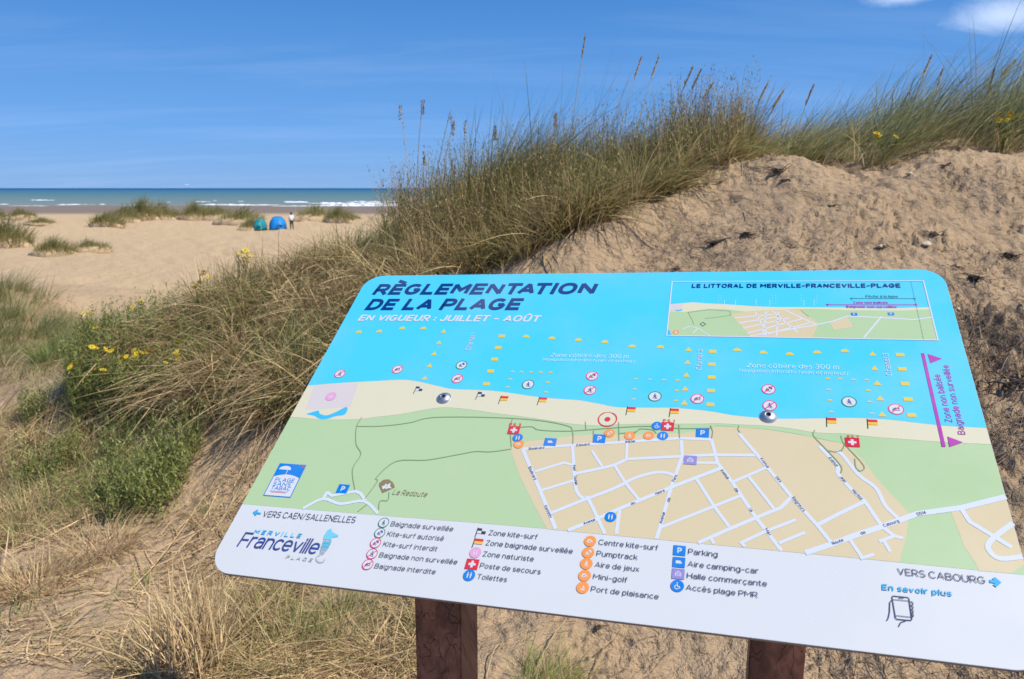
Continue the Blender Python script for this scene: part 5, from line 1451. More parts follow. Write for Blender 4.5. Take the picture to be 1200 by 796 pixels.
# dead rooted turf right of the board and crumbs of root all over the mound
v = Veg()
Z_ROOT = wpoly([(1040, 330, 3.75), (1120, 350, 3.6), (1230, 380, 3.3), (1260, 560, 2.5), (1150, 560, 2.5), (1090, 480, 2.85), (1050, 400, 3.3)])
litter(Z_ROOT, 2600, 91, .02, .11, .0032, 1.2, (.45, .4), .004, 1.2)
Z_MOUND = wpoly([(660, 300, 4.5), (745, 262, 4.8), (880, 206, 5.0), (940, 192, 5.0), (1010, 214, 5.0), (1100, 197, 4.85), (1260, 215, 4.6), (1260, 700, 2.1), (1000, 640, 2.45), (700, 520, 3.1)])
litter(Z_MOUND, 5000, 93, .015, .07, .0036, 1.4, (.35, .4), .003, 1.6)
Z_FRONT = wpoly([(430, 690, 2.8), (560, 690, 2.7), (1100, 730, 2.3), (1240, 796, 1.95), (540, 810, 2.05)])
litter(Z_FRONT, 700, 95, .02, .14, .0026, 1.4, (.5, .4), .003, 1.4)
x, y = scatter(Z_ROOT, 2600, 1.2, 5, 92, 1.2); n = len(x)
v.blades(x, y, H(x, y) - .004, U_(.015, .06, n), U_(-math.pi, math.pi, n), U_(.2, .95, n), U_(0, 1.2, n), U_(.002, .004, n), np.clip(RG.normal(.5, .35, n), 0, 1), 3)
ROOT = leaf_material('root_fibre', (0.10, 0.075, 0.055), (0.16, 0.12, 0.085), (0.10, 0.07, 0.05), (0.40, 0.29, 0.18), 0.05)
o = v.obj('root_crumbs', ROOT); tag(o, 'torn roots and fibres strewn over the dug sand mound', kind='stuff')

# --- trodden dry grass under the board at the bottom left
v = Veg(.5)
x, y = scatter(Z_UNDER, 3600, 1.5, 2.2, 101, 1.8); n = len(x)
v.blades(x, y, H(x, y) - .005, U_(.05, .22, n), U_(-math.pi, math.pi, n), U_(.2, .95, n), U_(.1, 1.1, n), U_(.0025, .005, n), np.clip(RG.normal(.75, .3, n), 0, 1), 4)
litter(Z_UNDER, 1500, 103, .05, .26, .0045, 1.6)
litter(Z_UNDER, 130, 104, .2, .5, .006, 1.2)
o = v.obj('trodden_dry_grass', DEAD); tag(o, 'trodden dry and green grass on the sand under the board', kind='stuff')

# browner ground: rotted litter, damp dug sand, and canopy shade painted into the colour
ground_dark = np.zeros(len(V), np.float32)
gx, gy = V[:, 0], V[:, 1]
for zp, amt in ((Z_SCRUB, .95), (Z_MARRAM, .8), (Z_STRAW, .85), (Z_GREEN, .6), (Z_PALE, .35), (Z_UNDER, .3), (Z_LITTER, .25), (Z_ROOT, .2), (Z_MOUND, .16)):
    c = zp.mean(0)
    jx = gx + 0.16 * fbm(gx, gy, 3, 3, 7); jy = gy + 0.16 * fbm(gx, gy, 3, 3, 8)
    ground_dark = np.maximum(ground_dark, inside(c + (zp - c) * 0.97, jx, jy) * amt * np.clip(.75 + fbm(gx, gy, 4, 3, 19), .2, 1))
ha = sand_me.attributes.new('humus_shade', 'FLOAT', 'POINT'); ha.data.foreach_set('value', ground_dark.astype(np.float32))

# ------------------------------------------------------------------ single plants
yel = mat('flower_yellow', (0.90, 0.66, 0.02), 0.6, 0.2)
yelc = mat('flower_centre', (0.50, 0.26, 0.01), 0.7, 0.2)


def flower_mesh():
    me = bpy.data.meshes.new('flower'); vv = []; ff = []; mi = []
    n = 9
    for k in range(n):
        a = 2 * math.pi * k / n; d = .22
        b = len(vv)
        for r, da, z in ((.004, -d, 0), (.0125, -d * .8, .0008), (.0155, 0, .0), (.0125, d * .8, .0008), (.004, d, 0)):
            vv.append((r * math.cos(a + da), r * math.sin(a + da), z))
        ff.append(tuple(range(b, b + 5))); mi.append(0)
    b = len(vv)
    for k in range(8): vv.append((.0055 * math.cos(k * math.pi / 4), .0055 * math.sin(k * math.pi / 4), .001))
    vv.append((0, 0, .005))
    for k in range(8): ff.append((b + k, b + (k + 1) % 8, b + 8)); mi.append(1)
    me.from_pydata(vv, [], ff); me.materials.append(yel); me.materials.append(yelc); me.polygons.foreach_set('material_index', mi); me.update()
    return me


FLOWER = flower_mesh()


def ragwort(px, py, Y, hgt, n, label, spread=.24):
    p = at(px, py, Y); gz = float(H([p.x], [p.y])[0])
    r = empty('ragwort_plant', (p.x, p.y, gz)); tag(r, label, 'plant', 'yellow flowering plants on the dune')
    vg = Veg(); heads = []
    for k in range(n):
        a = U_(-math.pi, math.pi); s_ = spread * math.sqrt(RG.random()); h = hgt * U_(.65, 1.05)
        tip = Vector((math.cos(a) * s_, math.sin(a) * s_, h)); mid = tip * .5 + Vector((0, 0, .05 * h))
        vg.tube([(0, 0, -.02), mid, tip], .003, .0018, .15)
        for q in range(16):
            t = RG.random(); c = (mid * (2 * t) if t < .5 else mid.lerp(tip, 2 * t - 1))
            vg.blades([c.x], [c.y], [c.z], U_(.03, .075), U_(-math.pi, math.pi), U_(.4, .9), .3, .009, 0.05, 3)
        for q in range(int(U_(2, 5))):
            d = Vector((U_(-.035, .035), U_(-.035, .035), U_(.01, .04)))
            vg.tube([tip, tip + d], .0015, .001, .1, sides=3); heads.append(tip + d)
    vg.obj('foliage', HERB, r)
    for h in heads:
        f = bpy.data.objects.new('flower', FLOWER); COL.objects.link(f); f.parent = r; f.location = h
        f.rotation_euler = (R(U_(5, 60)), R(U_(-25, 25)), U_(0, 6)); k = U_(1.1, 1.7); f.scale = (k, k, k)


ragwort(130, 462, 5.3, .40, 11, 'densest yellow-flowered plant, at the dark green foot of the left bank')
ragwort(190, 468, 5.1, .38, 9, 'yellow-flowered plant just right of the densest one, beside the straw')
ragwort(170, 395, 6.2, .30, 3, 'sparse yellow-flowered plant on the bank crest above the green herbs', .12)
ragwort(240, 400, 5.8, .42, 4, 'thin yellow-flowered plant rising among straw right of the crest plant', .1)
ragwort(283, 350, 6.4, .36, 6, 'yellow-flowered plant on the ridge with open beach behind it', .14)
ragwort(112, 425, 5.95, .42, 5, 'low yellow-flowered plant behind the densest one, nearest the hollow', .12)
ragwort(1172, 200, 5.3, .24, 4, 'yellow-flowered plant at the right edge above the sand mound', .1)
ragwort(1035, 205, 5.5, .16, 3, 'small yellow-flowered plant in the dip of the mound crest', .12)


# tall stalks standing against the sky
def stalk(name, px, py, Y, topx, topy, label, cat, group, head='ear', m=None, nh=1):
    """a stalk rooted at (px,py) whose tip is seen near (topx,topy)"""
    p = at(px, py, Y); gz = float(H([p.x], [p.y])[0]); tp = at(topx, topy, Y + .1)
    d = Vector((tp.x - p.x, .1, tp.z - gz))
    r = empty(name, (p.x, p.y, gz)); tag(r, label, cat, group)
    vg = Veg()
    pts = [Vector((0, 0, -.02))] + [Vector((d.x * t ** 1.7, d.y * t, d.z * t)) for t in (.25, .5, .75, 1)]
    vg.tube(pts, .0042, .0024, .7)
    if head == 'twig':
        for k in range(22):
            t = .3 + .032 * k; c = pts[0].lerp(pts[-1], t) ; c = Vector((d.x * t ** 1.7, d.y * t, d.z * t))
            vg.blades([c.x], [c.y], [c.z], U_(.02, .05), U_(-3, 3), U_(.3, .8), .1, .005, .8, 2)
    vg.obj('stem', DEAD, r)
    hv = Veg(); tip = pts[-1]; back = (pts[-1] - pts[-2]).normalized()
    if head == 'ear':
        ln = .17
        hv.tube([tip - back * ln, tip - back * ln * .6, tip - back * ln * .25, tip + back * .01], .007, .003, .8)
        for k in range(90):
            c = tip - back * ln * RG.random(); hv.blades([c.x], [c.y], [c.z], U_(.018, .035), U_(-3, 3), U_(.1, .5), 0, .008, .75, 2)
    else:
        for k in range(26 * nh):
            c = tip + Vector((U_(-.012, .012), U_(-.012, .012), U_(-.10, .01))); hv.blades([c.x], [c.y], [c.z], U_(.01, .026), U_(-3, 3), U_(.1, .9), 0, .009, .6, 2)
    hv.obj('seed_head', SCRUB if head == 'twig' else DEAD, r)


G1 = 'dry twiggy stalks against the sea and sky'
stalk('dry_stalk', 484, 300, 6.0, 469, 126, 'leftmost tall dry twiggy stalk against the sky above the sea', 'stalk', G1, 'twig')
stalk('dry_stalk', 487, 300, 6.05, 495, 120, 'tallest dry twiggy stalk, second from the left against the sky', 'stalk', G1, 'twig', nh=2)
stalk('dry_stalk', 506, 295, 6.1, 528, 130, 'slanting dry twiggy stalk between the tallest one and its low neighbour', 'stalk', G1, 'twig')
stalk('dry_stalk', 512, 295, 6.0, 531, 145, 'shorter bushy-headed twiggy stalk touching the slanting one', 'stalk', G1, 'twig', nh=2)
stalk('dry_stalk', 497, 300, 6.0, 497, 180, 'lowest dry twiggy stalk between the leftmost pair and the slanting one', 'stalk', G1, 'twig', nh=2)
stalk('dry_stalk', 545, 290, 6.2, 545, 142, 'straight thin dry stalk standing alone left of the marram', 'stalk', G1, 'twig')
stalk('dry_stalk', 590, 280, 6.2, 580, 150, 'dry stalk with a brown tufted head at the left end of the scrub top', 'stalk', G1, 'twig', nh=3)
stalk('dry_stalk', 650, 262, 6.2, 651, 135, 'dry stalk with a dark brown clustered head in the scrub top', 'stalk', G1, 'twig', nh=3)
G2 = 'marram ears rising above the dune grass'
EARS = [(665, 240, 686, 42, 'tallest marram ear, standing high and alone over the scrub'), (718, 225, 752, 68, 'marram ear second in height, right of the tallest one'), (738, 222, 772, 68, 'marram ear close right of the second highest, tilted further over'),
        (775, 210, 812, 80, 'marram ear just left of the leaning pair over the bank'), (785, 210, 822, 82, 'left marram ear of the leaning pair above the bank'), (795, 208, 836, 98, 'right marram ear of the leaning pair above the bank'),
        (870, 200, 900, 98, 'marram ear above the left shoulder of the sand mound'), (885, 198, 918, 108, 'bent marram ear next right of the one over the mound shoulder'), (930, 190, 954, 100, 'marram ear standing above the mound summit'),
        (1060, 190, 1092, 66, 'highest marram ear over the dark windswept tussock'), (1085, 188, 1105, 82, 'short marram ear beside the highest one on the tussock'), (1130, 190, 1190, 72, 'marram ear leaning far right near the picture edge'), (1150, 190, 1165, 82, 'upright marram ear left of the far-leaning one')]
for a_, b_, c_, d_, l_ in EARS: stalk('marram_stalk', a_, b_, 6.3, c_, d_, l_, 'grass stalk', G2)


# tussocks near the camera
def tussock(px, py, Y, n, hgt, rad, label, m, straw=(.9, .15), lean=(.45, .25), w=.004, droop=(.3, .3), name='grass_tussock', cat='grass tussock', azm=None):
    p = at(px, py, Y); gz = float(H([p.x], [p.y])[0])
    vg = Veg(.4); a = U_(-math.pi, math.pi, n); s_ = rad * np.sqrt(RG.random(n)) * .6
    x, y = np.cos(a) * s_, np.sin(a) * s_
    z = H(x + p.x, y + p.y) - gz - .01
    az = a + RG.normal(0, .6, n) if azm is None else RG.normal(azm, .9, n)
    vg.blades(x, y, z, U_(.35, 1.05, n) * hgt, az, np.clip(RG.normal(lean[0], lean[1], n), 0, .97), np.clip(RG.normal(droop[0], droop[1], n), 0, 1.3), U_(w * .5, w * 1.2, n), np.clip(RG.normal(straw[0], straw[1], n), 0, 1), 6)
    o = vg.obj(name, m); o.location = (p.x, p.y, gz); tag(o, label, cat)
    return o


tussock(225, 792, 2.25, 330, .40, .2, 'large dead straw tussock fanning upwards at the bottom left edge', DEAD, (.95, .1), (.42, .25), .0060, (.12, .15), azm=1.9)
tussock(330, 775, 2.3, 420, .24, .22, 'low dead tussock mixed with green under the board, left of the post', DEAD, (.6, .4), (.6, .25), .003)
tussock(395, 740, 2.5, 380, .22, .2, 'small fresh green tuft just below the board edge left of the post', HERB, (.35, .35), (.55, .25), .003)
tussock(450, 770, 2.35, 260, .2, .16, 'thin straw tuft touching the left face of the left post', DEAD, (.85, .2), (.7, .2), .003)
tussock(640, 800, 2.1, 260, .22, .16, 'green and straw tuft at the bottom edge between the two posts', HERB, (.35, .4), (.75, .2), .0026, azm=.8)
tussock(40, 690, 3.05, 420, .3, .25, 'dry curled tussock at the left edge beside bare sand', DEAD, (.9, .15), (.6, .25), .004)
tussock(120, 655, 3.4, 420, .28, .24, 'matted brown straw tussock on the track above the dead fan', DEAD, (.92, .12), (.7, .2), .004)
tussock(35, 600, 4.1, 500, .3, .3, 'straw tussock with green tips at the left edge, middle height', DEAD, (.7, .3), (.5, .25), .004)
tussock(265, 590, 3.65, 320, .16, .3, 'flat sparse tussock on the sand strip left of the board', DEAD, (.7, .3), (.75, .2), .003)
tussock(60, 395, 8.6, 500, .42, .35, 'round green tussock alone in the pale hollow', HERB, (.1, .15), (.5, .2), .006)

# long straws lying in the open
for (a_, b_, l_) in (((735, 2.45, 722, 2.15), .0032, 'long split straw lying below the board right of the left post'),
                     ((770, 2.3, 700, 2.1), .0026, 'second straw under the board, nearer the middle between the posts')):
    pass


def lying(px0, py0, Y0, px1, py1, Y1, r, label, straw=.9):
    p0 = at(px0, py0, Y0); p1 = at(px1, py1, Y1); vg = Veg(); pts = []
    for k in range(7):
        t = k / 6; x = p0.x + (p1.x - p0.x) * t; y = p0.y + (p1.y - p0.y) * t + .012 * math.sin(t * 5)
        pts.append(Vector((x - p0.x, y - p0.y, float(H([x], [y])[0]) + r + .004 + .03 * math.sin(math.pi * t))))
    z0 = pts[0].z
    for q in pts: q.z -= z0
    vg.tube(pts, r, r * .6, straw, sides=6)
    o = vg.obj('fallen_stalk', DEAD); o.location = (p0.x, p0.y, z0); tag(o, label, 'stalk', 'long dry stalks lying on the sand')


lying(625, 800, 2.14, 662, 722, 2.45, .0032, 'thick split stalk rising from the green tuft between the posts')
lying(570, 800, 2.14, 590, 748, 2.36, .0022, 'short pale stalk lying right beside the left post')
lying(690, 800, 2.12, 728, 735, 2.38, .0022, 'pale stalk lying nearest the middle of the gap between posts')
lying(380, 796, 2.2, 480, 742, 2.45, .0024, 'long straw lying up to the left face of the left post')
lying(100, 796, 2.25, 190, 690, 2.8, .0026, 'long straw leaning over the dead fan at the bottom left')
lying(150, 690, 2.95, 260, 560, 4.0, .003, 'long straw lying along the bare track left of the board')

# ------------------------------------------------------------------ roots and stones on the mound
rootm = mat('dark_root', (0.06, 0.045, 0.035), 0.85, 0.2)
barkm = mat('grey_bark', (0.12, 0.09, 0.065), 0.85, 0.2)
stonem = mat('pale_stone', (0.50, 0.42, 0.31), 0.8, 0.3)


def root_clump(px, py, Y, s, label, seed, m=rootm, stick=0):
    g = random.Random(seed); p = at(px, py, Y); gz = float(H([p.x], [p.y])[0]); bm = bmesh.new()
    s *= 1.7
    bmesh.ops.create_icosphere(bm, subdivisions=2, radius=s * .16)
    ax = g.uniform(0, 3.14)
    for v_ in bm.verts:
        v_.co *= 1 + g.uniform(-.6, .7); e_ = v_.co.x * math.cos(ax) + v_.co.y * math.sin(ax)
        v_.co += Vector((math.cos(ax), math.sin(ax), 0)) * e_ * g.uniform(.3, 1.3); v_.co.z *= .7
    def tubeb(pts, r0, r1, sd=5):
        prev = None
        for i, q in enumerate(pts):
            d = (pts[min(i + 1, len(pts) - 1)] - pts[max(i - 1, 0)]).normalized(); a = d.orthogonal().normalized(); b = d.cross(a); r = r0 + (r1 - r0) * i / (len(pts) - 1)
            ring = [bm.verts.new(q + (a * math.cos(2 * math.pi * k / sd) + b * math.sin(2 * math.pi * k / sd)) * r) for k in range(sd)]
            if prev:
                for k in range(sd): bm.faces.new((prev[k], prev[(k + 1) % sd], ring[(k + 1) % sd], ring[k]))
            prev = ring
    for k in range(g.randint(14, 34)):
        a = g.uniform(0, 6.28); l = s * g.uniform(.3, 1.1); o_ = g.uniform(-.45, .45) * s
        pts = [Vector((math.cos(ax) * o_, math.sin(ax) * o_, g.uniform(-.05, .08) * s))]
        for q in range(5):
            a += g.uniform(-.9, .9); pts.append(pts[-1] + Vector((math.cos(a), math.sin(a), g.uniform(-.5, .6))) * l / 5)
        tubeb(pts, s * g.uniform(.015, .04), s * .008)
    if stick:
        a = g.uniform(-.3, .3)
        tubeb([Vector((0, 0, 0)), Vector((stick * .5, a * .02, .02)), Vector((stick, .03, stick * .25))], s * .13, s * .04, 6)
    me = bpy.data.meshes.new('root_clump'); bm.to_mesh(me); bm.free()
    o = link('root_clump', me, None, [m]); o.location = (p.x, p.y, gz + s * .05); tag(o, label, 'root', 'torn root clumps on the sand mound')
    return o


root_clump(912, 211, 4.9, .075, 'hollow brown root clump just under the mound summit', 1, barkm)
root_clump(920, 222, 4.75, .04, 'small dark root clump right below the hollow one', 2)
root_clump(838, 262, 4.4, .05, 'dark root with a long stick on the left slope of the mound', 3, rootm, .12)
root_clump(874, 262, 4.4, .055, 'black lumpy root right of the root with the stick', 4)
root_clump(932, 288, 4.15, .06, 'spread dark root clump midway down the slope, nearest the board inset', 5)
root_clump(973, 240, 4.5, .045, 'thin root tangle below the dip of the crest', 6)
root_clump(1107, 193, 4.85, .04, 'black forked twig standing on the right crest', 7, rootm, .07)
root_clump(1095, 270, 4.2, .05, 'brown root tuft in the middle of the right slope', 8, barkm)
root_clump(1183, 276, 4.05, .07, 'largest dark root clump near the right picture edge', 9)
root_clump(1030, 294, 4.05, .05, 'root tuft beside the flat pale stone', 10, barkm)
root_clump(1142, 327, 3.72, .06, 'black forked root just right of the board corner', 11)
root_clump(1120, 312, 3.85, .04, 'small curved root above the board corner', 12)
root_clump(795, 280, 4.25, .04, 'small grey root low on the left slope', 13, barkm)
root_clump(1190, 470, 2.9, .09, 'dark matted root ball at the right edge beside the board', 14)
root_clump(770, 222, 5.3, .05, 'dark root at the meeting of scrub and mound', 15)
root_clump(700, 745, 2.38, .03, 'small dark root crumb below the board between the posts', 16)


def stone(px, py, Y, s, label, seed):
    g = random.Random(seed); p = at(px, py, Y); gz = float(H([p.x], [p.y])[0]); bm = bmesh.new()
    bmesh.ops.create_icosphere(bm, subdivisions=3, radius=1)
    off = [Vector((g.uniform(-1, 1), g.uniform(-1, 1), g.uniform(-1, 1))).normalized() for _ in range(9)]
    for v_ in bm.verts:
        for d in off:
            k = v_.co.dot(d)
            if k > .62: v_.co -= d * (k - .62)
        v_.co = Vector((v_.co.x * s * 1.4, v_.co.y * s, v_.co.z * s * .7))
    me = bpy.data.meshes.new('stone'); bm.to_mesh(me); bm.free()
    for f in me.polygons: f.use_smooth = True
    o = link('stone', me, None, [stonem]); o.location = (p.x, p.y, gz + s * .3); o.rotation_euler = (g.uniform(-.3, .3), g.uniform(-.3, .3), g.uniform(0, 6)); tag(o, label, 'stone', 'pale stones on the sand mound')


stone(1067, 196, 4.88, .019, 'pale stone on the crest of the mound beside the forked twig', 1)
stone(1085, 287, 4.1, .024, 'biggest pale stone, flat on the right slope', 2)
stone(1030, 299, 4.02, .015, 'flat pale stone left of the biggest one', 3)
stone(1010, 300, 4.0, .008, 'tiny pale stone left of the flat one', 4)
stone(1122, 370, 3.45, .012, 'light stone near the right edge of the board', 5)

# ------------------------------------------------------------------ the beach beyond
def Yground(py):
    Y = 60.0
    for _ in range(12): Y = (EYE - float(profile(Y))) * FPX / (py - 220.5)
    return Y


def tuss_proto(seed, flat):
    g = np.random.default_rng(seed); n = 1100; vg = Veg()
    a = g.uniform(-math.pi, math.pi, n); s_ = np.sqrt(g.random(n))
    x, y = np.cos(a) * s_ * 1.3, np.sin(a) * s_ * 0.9
    z = (1 - s_ ** 2) * 0.42 * (1 + .3 * np.sin(x * 4 + seed)) - .04
    vg.blades(x, y, z, g.uniform(.35, .95, n) * flat, g.normal(.1, .9, n), np.clip(g.normal(.45, .2, n), 0, .95), np.clip(g.normal(.4, .25, n), 0, 1), .035, np.clip(g.normal(.35, .3, n), 0, 1), 3)
    bm = bmesh.new(); bmesh.ops.create_icosphere(bm, subdivisions=3, radius=1)
    for v_ in bm.verts:
        q = 1 + .12 * math.sin(v_.co.x * 7 + seed) * math.cos(v_.co.y * 6); v_.co = Vector((v_.co.x * 1.45 * q, v_.co.y * 1.0 * q, v_.co.z * .42))
    me = bpy.data.meshes.new('hummock'); bm.to_mesh(me); bm.free()
    for f in me.polygons: f.use_smooth = True
    me.materials.append(hummock_m)
    return vg.mesh('beach_grass_blades'), me


hummock_m = mat('hummock_sand', (0.52, 0.38, 0.23), 0.95, 0.1)
PROT = [tuss_proto(s, f) for s, f in ((1, 1.0), (2, 1.25), (3, .8))]
for bm_, hm_ in PROT: bm_.materials.append(BEACHG)
TUS = [(130, 268, 1.05, .62, 1, 'low left end tussock of the long row on the beach'), (150, 265, 1.0, .9, 0, 'dark tussock second from the left end of the long row'), (172, 264, 1.0, 1.1, 1, 'tall tussock third from the left in the long row'),
       (192, 262, .9, 1.15, 0, 'tallest dark tussock of the long row, right of a tall one'), (212, 258, .8, .95, 2, 'pointed tussock just right of the tallest in the row'), (232, 264, .8, .9, 1, 'round tussock in the middle of the long row'),
       (247, 256, .7, .9, 0, 'tussock set back behind the middle of the row'), (262, 264, .85, .95, 2, 'brownish tussock right of the middle of the row'), (284, 266, 1.1, .85, 0, 'broad tussock left of the teal tent'),
       (297, 270, .55, .6, 1, 'small tussock touching the left side of the teal tent'), (356, 262, .6, .4, 2, 'low tussock at the feet of the standing person'), (369, 264, .95, .9, 0, 'round tussock right of the person'),
       (398, 265, .9, .75, 1, 'last tussock on the right, before the near bank'), (412, 262, .7, .6, 2, 'small pale tussock half hidden at the near bank'), (10, 286, 1.0, .85, 1, 'large dark tussock at the left picture edge'),
       (2, 262, .9, .7, 0, 'tussock behind the large one at the left edge'), (32, 264, .8, .75, 2, 'tussock trailing right from the left edge group'), (52, 268, .7, .35, 0, 'flat thin tussock at the right end of the left group'),
       (64, 295, .6, .5, 1, 'small pale tussock alone on the sand in front'), (108, 293, .55, .45, 2, 'small dark tussock alone, right of the pale one'), (-30, 268, 1.1, 1.2, 0, 'tussock at the far left edge, mostly outside the view')]
for k, (px, py, sx, sz, q, lab) in enumerate(TUS):
    Y = Yground(py); X = (px - 600) / FPX * Y * 1.0
    gz = float(H([X], [Y])[0])
    o = bpy.data.objects.new('beach_tussock', PROT[q][0]); COL.objects.link(o)
    sc_ = Y / 72 if Y < 72 else 1
    o.location = (X, Y, gz); o.scale = (sx * 1.75, sx * 1.4, sz * 2.2); o.rotation_euler = (0, 0, (k * 1.3) % 1.2 - .6)
    h = bpy.data.objects.new('hummock', PROT[q][1]); COL.objects.link(h); h.parent = o
    tag(o, lab, 'grass tussock', 'grass tussocks out on the beach')


# pop-up beach shelters
def nylon(name, c):
    m = mat(name, c, 0.5, 0.4); t = m.node_tree; b = t.nodes['Principled BSDF']; out = t.nodes['Material Output']
    tr = N(t, 'ShaderNodeBsdfTranslucent'); tr.inputs[0].default_value = (*c, 1)
    ms = N(t, 'ShaderNodeMixShader', i0=.25); L(t, b.outputs[0], ms.inputs[1]); L(t, tr.outputs[0], ms.inputs[2]); L(t, ms.outputs[0], out.inputs[0]); return m


def shelter(px, py, w, h, d, col, trim, label, turn):
    Y = Yground(py); X = (px - 600) / FPX * Y; gz = float(H([X], [Y])[0])
    r = empty('beach_tent', (X, Y, gz)); r.rotation_euler = (0, 0, turn); tag(r, label, 'tent', 'pop-up beach tents')
    nu, nv_ = 16, 10; vv = []; ff = []; mi = []
    for i in range(nu + 1):
        u = math.pi * i / nu
        for j in range(nv_ + 1):
            t = j / nv_ * .985; a = t * math.pi / 2
            sag = 1 - .05 * math.sin(u * 3) ** 2
            vv.append((-math.cos(u) * w / 2 * math.cos(a) ** .5 * (1 if j else 1.02), -math.sin(a) * d + d * .35, math.sin(u) ** .8 * h * math.cos(a) ** .75 * sag))
    for i in range(nu):
        for j in range(nv_):
            a = i * (nv_ + 1) + j; ff.append((a, a + 1, a + nv_ + 2, a + nv_ + 1)); mi.append(1 if j in (4,) else 0)
    me = bpy.data.meshes.new('canopy'); me.from_pydata(vv, [], ff); me.materials.append(nylon('tent_nylon', col)); me.materials.append(nylon('tent_trim', trim)); me.polygons.foreach_set('material_index', mi)
    me.polygons.foreach_set('use_smooth', [True] * len(ff)); me.update()
    c = bpy.data.objects.new('canopy', me); COL.objects.link(c); c.parent = r
    md = c.modifiers.new('cloth', 'SOLIDIFY'); md.thickness = .012
    pm = mat('tent_pole', (0.08, 0.09, 0.1), .5)
    for jj in (0, 5):
        vg = bmesh.new(); pts = [Vector(vv[i * (nv_ + 1) + jj]) * 1.012 for i in range(nu + 1)]; prev = None
        for i, q in enumerate(pts):
            dd = (pts[min(i + 1, nu)] - pts[max(i - 1, 0)]).normalized(); aa = dd.orthogonal().normalized(); bb = dd.cross(aa)
            ring = [vg.verts.new(q + (aa * math.cos(k * 1.2566) + bb * math.sin(k * 1.2566)) * .014) for k in range(5)]
            if prev:
                for k in range(5): vg.faces.new((prev[k], prev[(k + 1) % 5], ring[(k + 1) % 5], ring[k]))
            prev = ring
        me = bpy.data.meshes.new('pole'); vg.to_mesh(me); vg.free(); po = link('pole', me, r, [pm])
    bmf = bmesh.new(); bmesh.ops.create_cube(bmf, size=1, matrix=Matrix.Translation((0, d * .1, .02)) @ Matrix.Diagonal((w * .95, d * 1.1, .03, 1)))
    me = bpy.data.meshes.new('groundsheet'); bmf.to_mesh(me); bmf.free(); link('groundsheet', me, r, [mat('groundsheet', (0.03, 0.06, 0.10), .8)])
    # window flap rolled on the wall that faces the dunes
    bmf = bmesh.new(); bmesh.ops.create_cone(bmf, cap_ends=True, segments=8, radius1=.05, radius2=.05, depth=w * .35, matrix=Matrix.Translation((w * .18, -d * .62, h * .32)) @ Matrix.Rotation(math.pi / 2, 4, 'Y'))
    me = bpy.data.meshes.new('rolled_flap'); bmf.to_mesh(me); bmf.free(); link('rolled_flap', me, r, [mat('flap', (0.04, 0.08, 0.11), .7)])


shelter(307, 270.0, 1.22, 1.15, 1.0, (0.01, 0.36, 0.40), (0.03, 0.25, 0.34), 'teal green dome tent pitched left of the blue one on the beach', -.15)
shelter(328, 270.0, 1.66, 1.32, 1.2, (0.015, 0.30, 0.78), (0.03, 0.42, 0.86), 'bright blue dome tent between the teal tent and the person', .2)

# the person standing behind the tents
skin = mat('skin', (0.42, 0.25, 0.17), .6); white = mat('white_shirt', (0.78, 0.78, 0.76), .8); trou = mat('dark_trousers', (0.03, 0.045, 0.04), .85); hairm = mat('dark_hair', (0.03, 0.02, 0.015), .7)


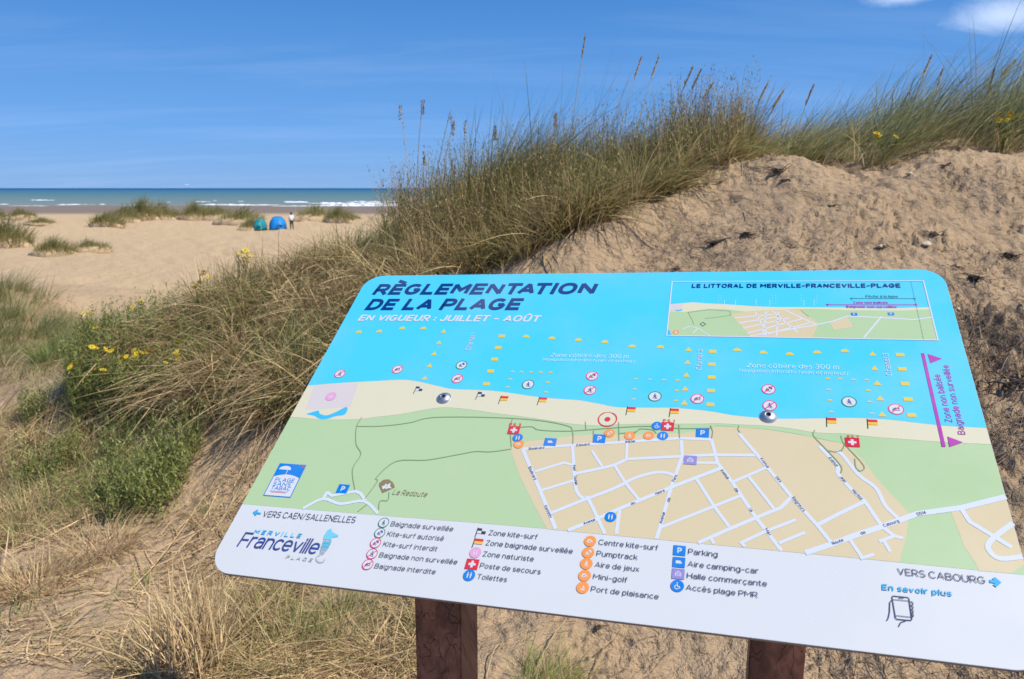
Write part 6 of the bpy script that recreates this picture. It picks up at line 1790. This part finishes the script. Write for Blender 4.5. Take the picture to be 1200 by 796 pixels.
def person(px, Y):
    X = (px - 600) / FPX * Y; gz = float(H([X], [Y])[0])
    r = empty('person', (X, Y, gz)); r.rotation_euler = (0, 0, R(200)); tag(r, 'person in a white top and dark trousers standing by the blue tent', 'person')
    J = {'pel': (0, 0, .92, .13), 'belly': (0, .01, 1.08, .125), 'chest': (0, .0, 1.30, .145), 'neck': (0, -.01, 1.47, .055), 'head': (0, -.02, 1.56, .078), 'top': (0, -.02, 1.66, .082),
         'shl': (.17, 0, 1.40, .06), 'ell': (.24, .03, 1.14, .043), 'wrl': (.20, -.12, .93, .03), 'hal': (.19, -.16, .86, .032), 'shr': (-.17, 0, 1.40, .06), 'elr': (-.25, .02, 1.13, .043), 'wrr': (-.26, -.06, .90, .03), 'har': (-.26, -.09, .82, .032),
         'hpl': (.09, 0, .86, .095), 'knl': (.10, -.03, .48, .062), 'anl': (.11, .02, .09, .042), 'ftl': (.12, -.13, .03, .038), 'hpr': (-.09, 0, .86, .095), 'knr': (-.11, -.01, .48, .062), 'anr': (-.13, .04, .09, .042), 'ftr': (-.14, -.10, .03, .038)}
    Ed = [('pel', 'belly'), ('belly', 'chest'), ('chest', 'neck'), ('neck', 'head'), ('head', 'top'), ('chest', 'shl'), ('shl', 'ell'), ('ell', 'wrl'), ('wrl', 'hal'), ('chest', 'shr'), ('shr', 'elr'), ('elr', 'wrr'), ('wrr', 'har'),
          ('pel', 'hpl'), ('hpl', 'knl'), ('knl', 'anl'), ('anl', 'ftl'), ('pel', 'hpr'), ('hpr', 'knr'), ('knr', 'anr'), ('anr', 'ftr')]

    def skinned(name, keys, grow, m, r_):
        ks = [k for k in J if k in keys]; me = bpy.data.meshes.new(name); me.from_pydata([J[k][:3] for k in ks], [(ks.index(a), ks.index(b)) for a, b in Ed if a in ks and b in ks], [])
        o = bpy.data.objects.new(name, me); COL.objects.link(o); o.parent = r_; me.materials.append(m)
        o.modifiers.new('skin', 'SKIN'); o.modifiers.new('sub', 'SUBSURF').levels = 2; o.modifiers['sub'].render_levels = 2
        for k, sv in zip(ks, me.skin_vertices[0].data): sv.radius = (J[k][3] * grow, J[k][3] * grow)
        me.skin_vertices[0].data[0].use_root = True
        return o
    skinned('body', list(J), 1.0, skin, r)
    skinned('white_top', ['pel', 'belly', 'chest', 'shl', 'ell', 'shr', 'elr'], 1.36, white, r)
    skinned('trousers', ['pel', 'hpl', 'knl', 'anl', 'hpr', 'knr', 'anr'], 1.17, trou, r)
    bm = bmesh.new(); bmesh.ops.create_icosphere(bm, subdivisions=3, radius=.105)
    for v_ in bm.verts:
        v_.co.z *= 1.12
        if v_.co.y < -.02 and v_.co.z < .04: v_.co *= .72
    me = bpy.data.meshes.new('hair'); bm.to_mesh(me); bm.free(); h = link('hair', me, r, [hairm]); h.location = (0, .0, 1.64)


person(344.5, 76.0)


# the small white kite over the sea
def kite():
    Y = 1300.0; p = at(218, 216.8, Y); vv = []; ff = []; n = 14; w = 10.0
    for i in range(n + 1):
        a = math.pi * (.12 + .76 * i / n); ch = 2.6 * math.sin(math.pi * (.08 + .84 * i / n)) ** .6
        x, z = -math.cos(a) * w / 2, math.sin(a) * 2.9
        for (dy_, dz_) in ((0, .0), (ch * .3, .5), (ch, .1), (ch * .3, .1)): vv.append((x, dy_, z + dz_ - ch * .2))
    for i in range(n):
        for k in range(4): a = i * 4; ff.append((a + k, a + (k + 1) % 4, a + 4 + (k + 1) % 4, a + 4 + k))
    me = bpy.data.meshes.new('kite'); me.from_pydata(vv, [], ff); me.update()
    o = link('kite', me, None, [nylon('kite_cloth', (.8, .82, .85))]); o.location = p; o.location.z -= 2; tag(o, 'tiny white kite in the air just above the horizon', 'kite')


kite()
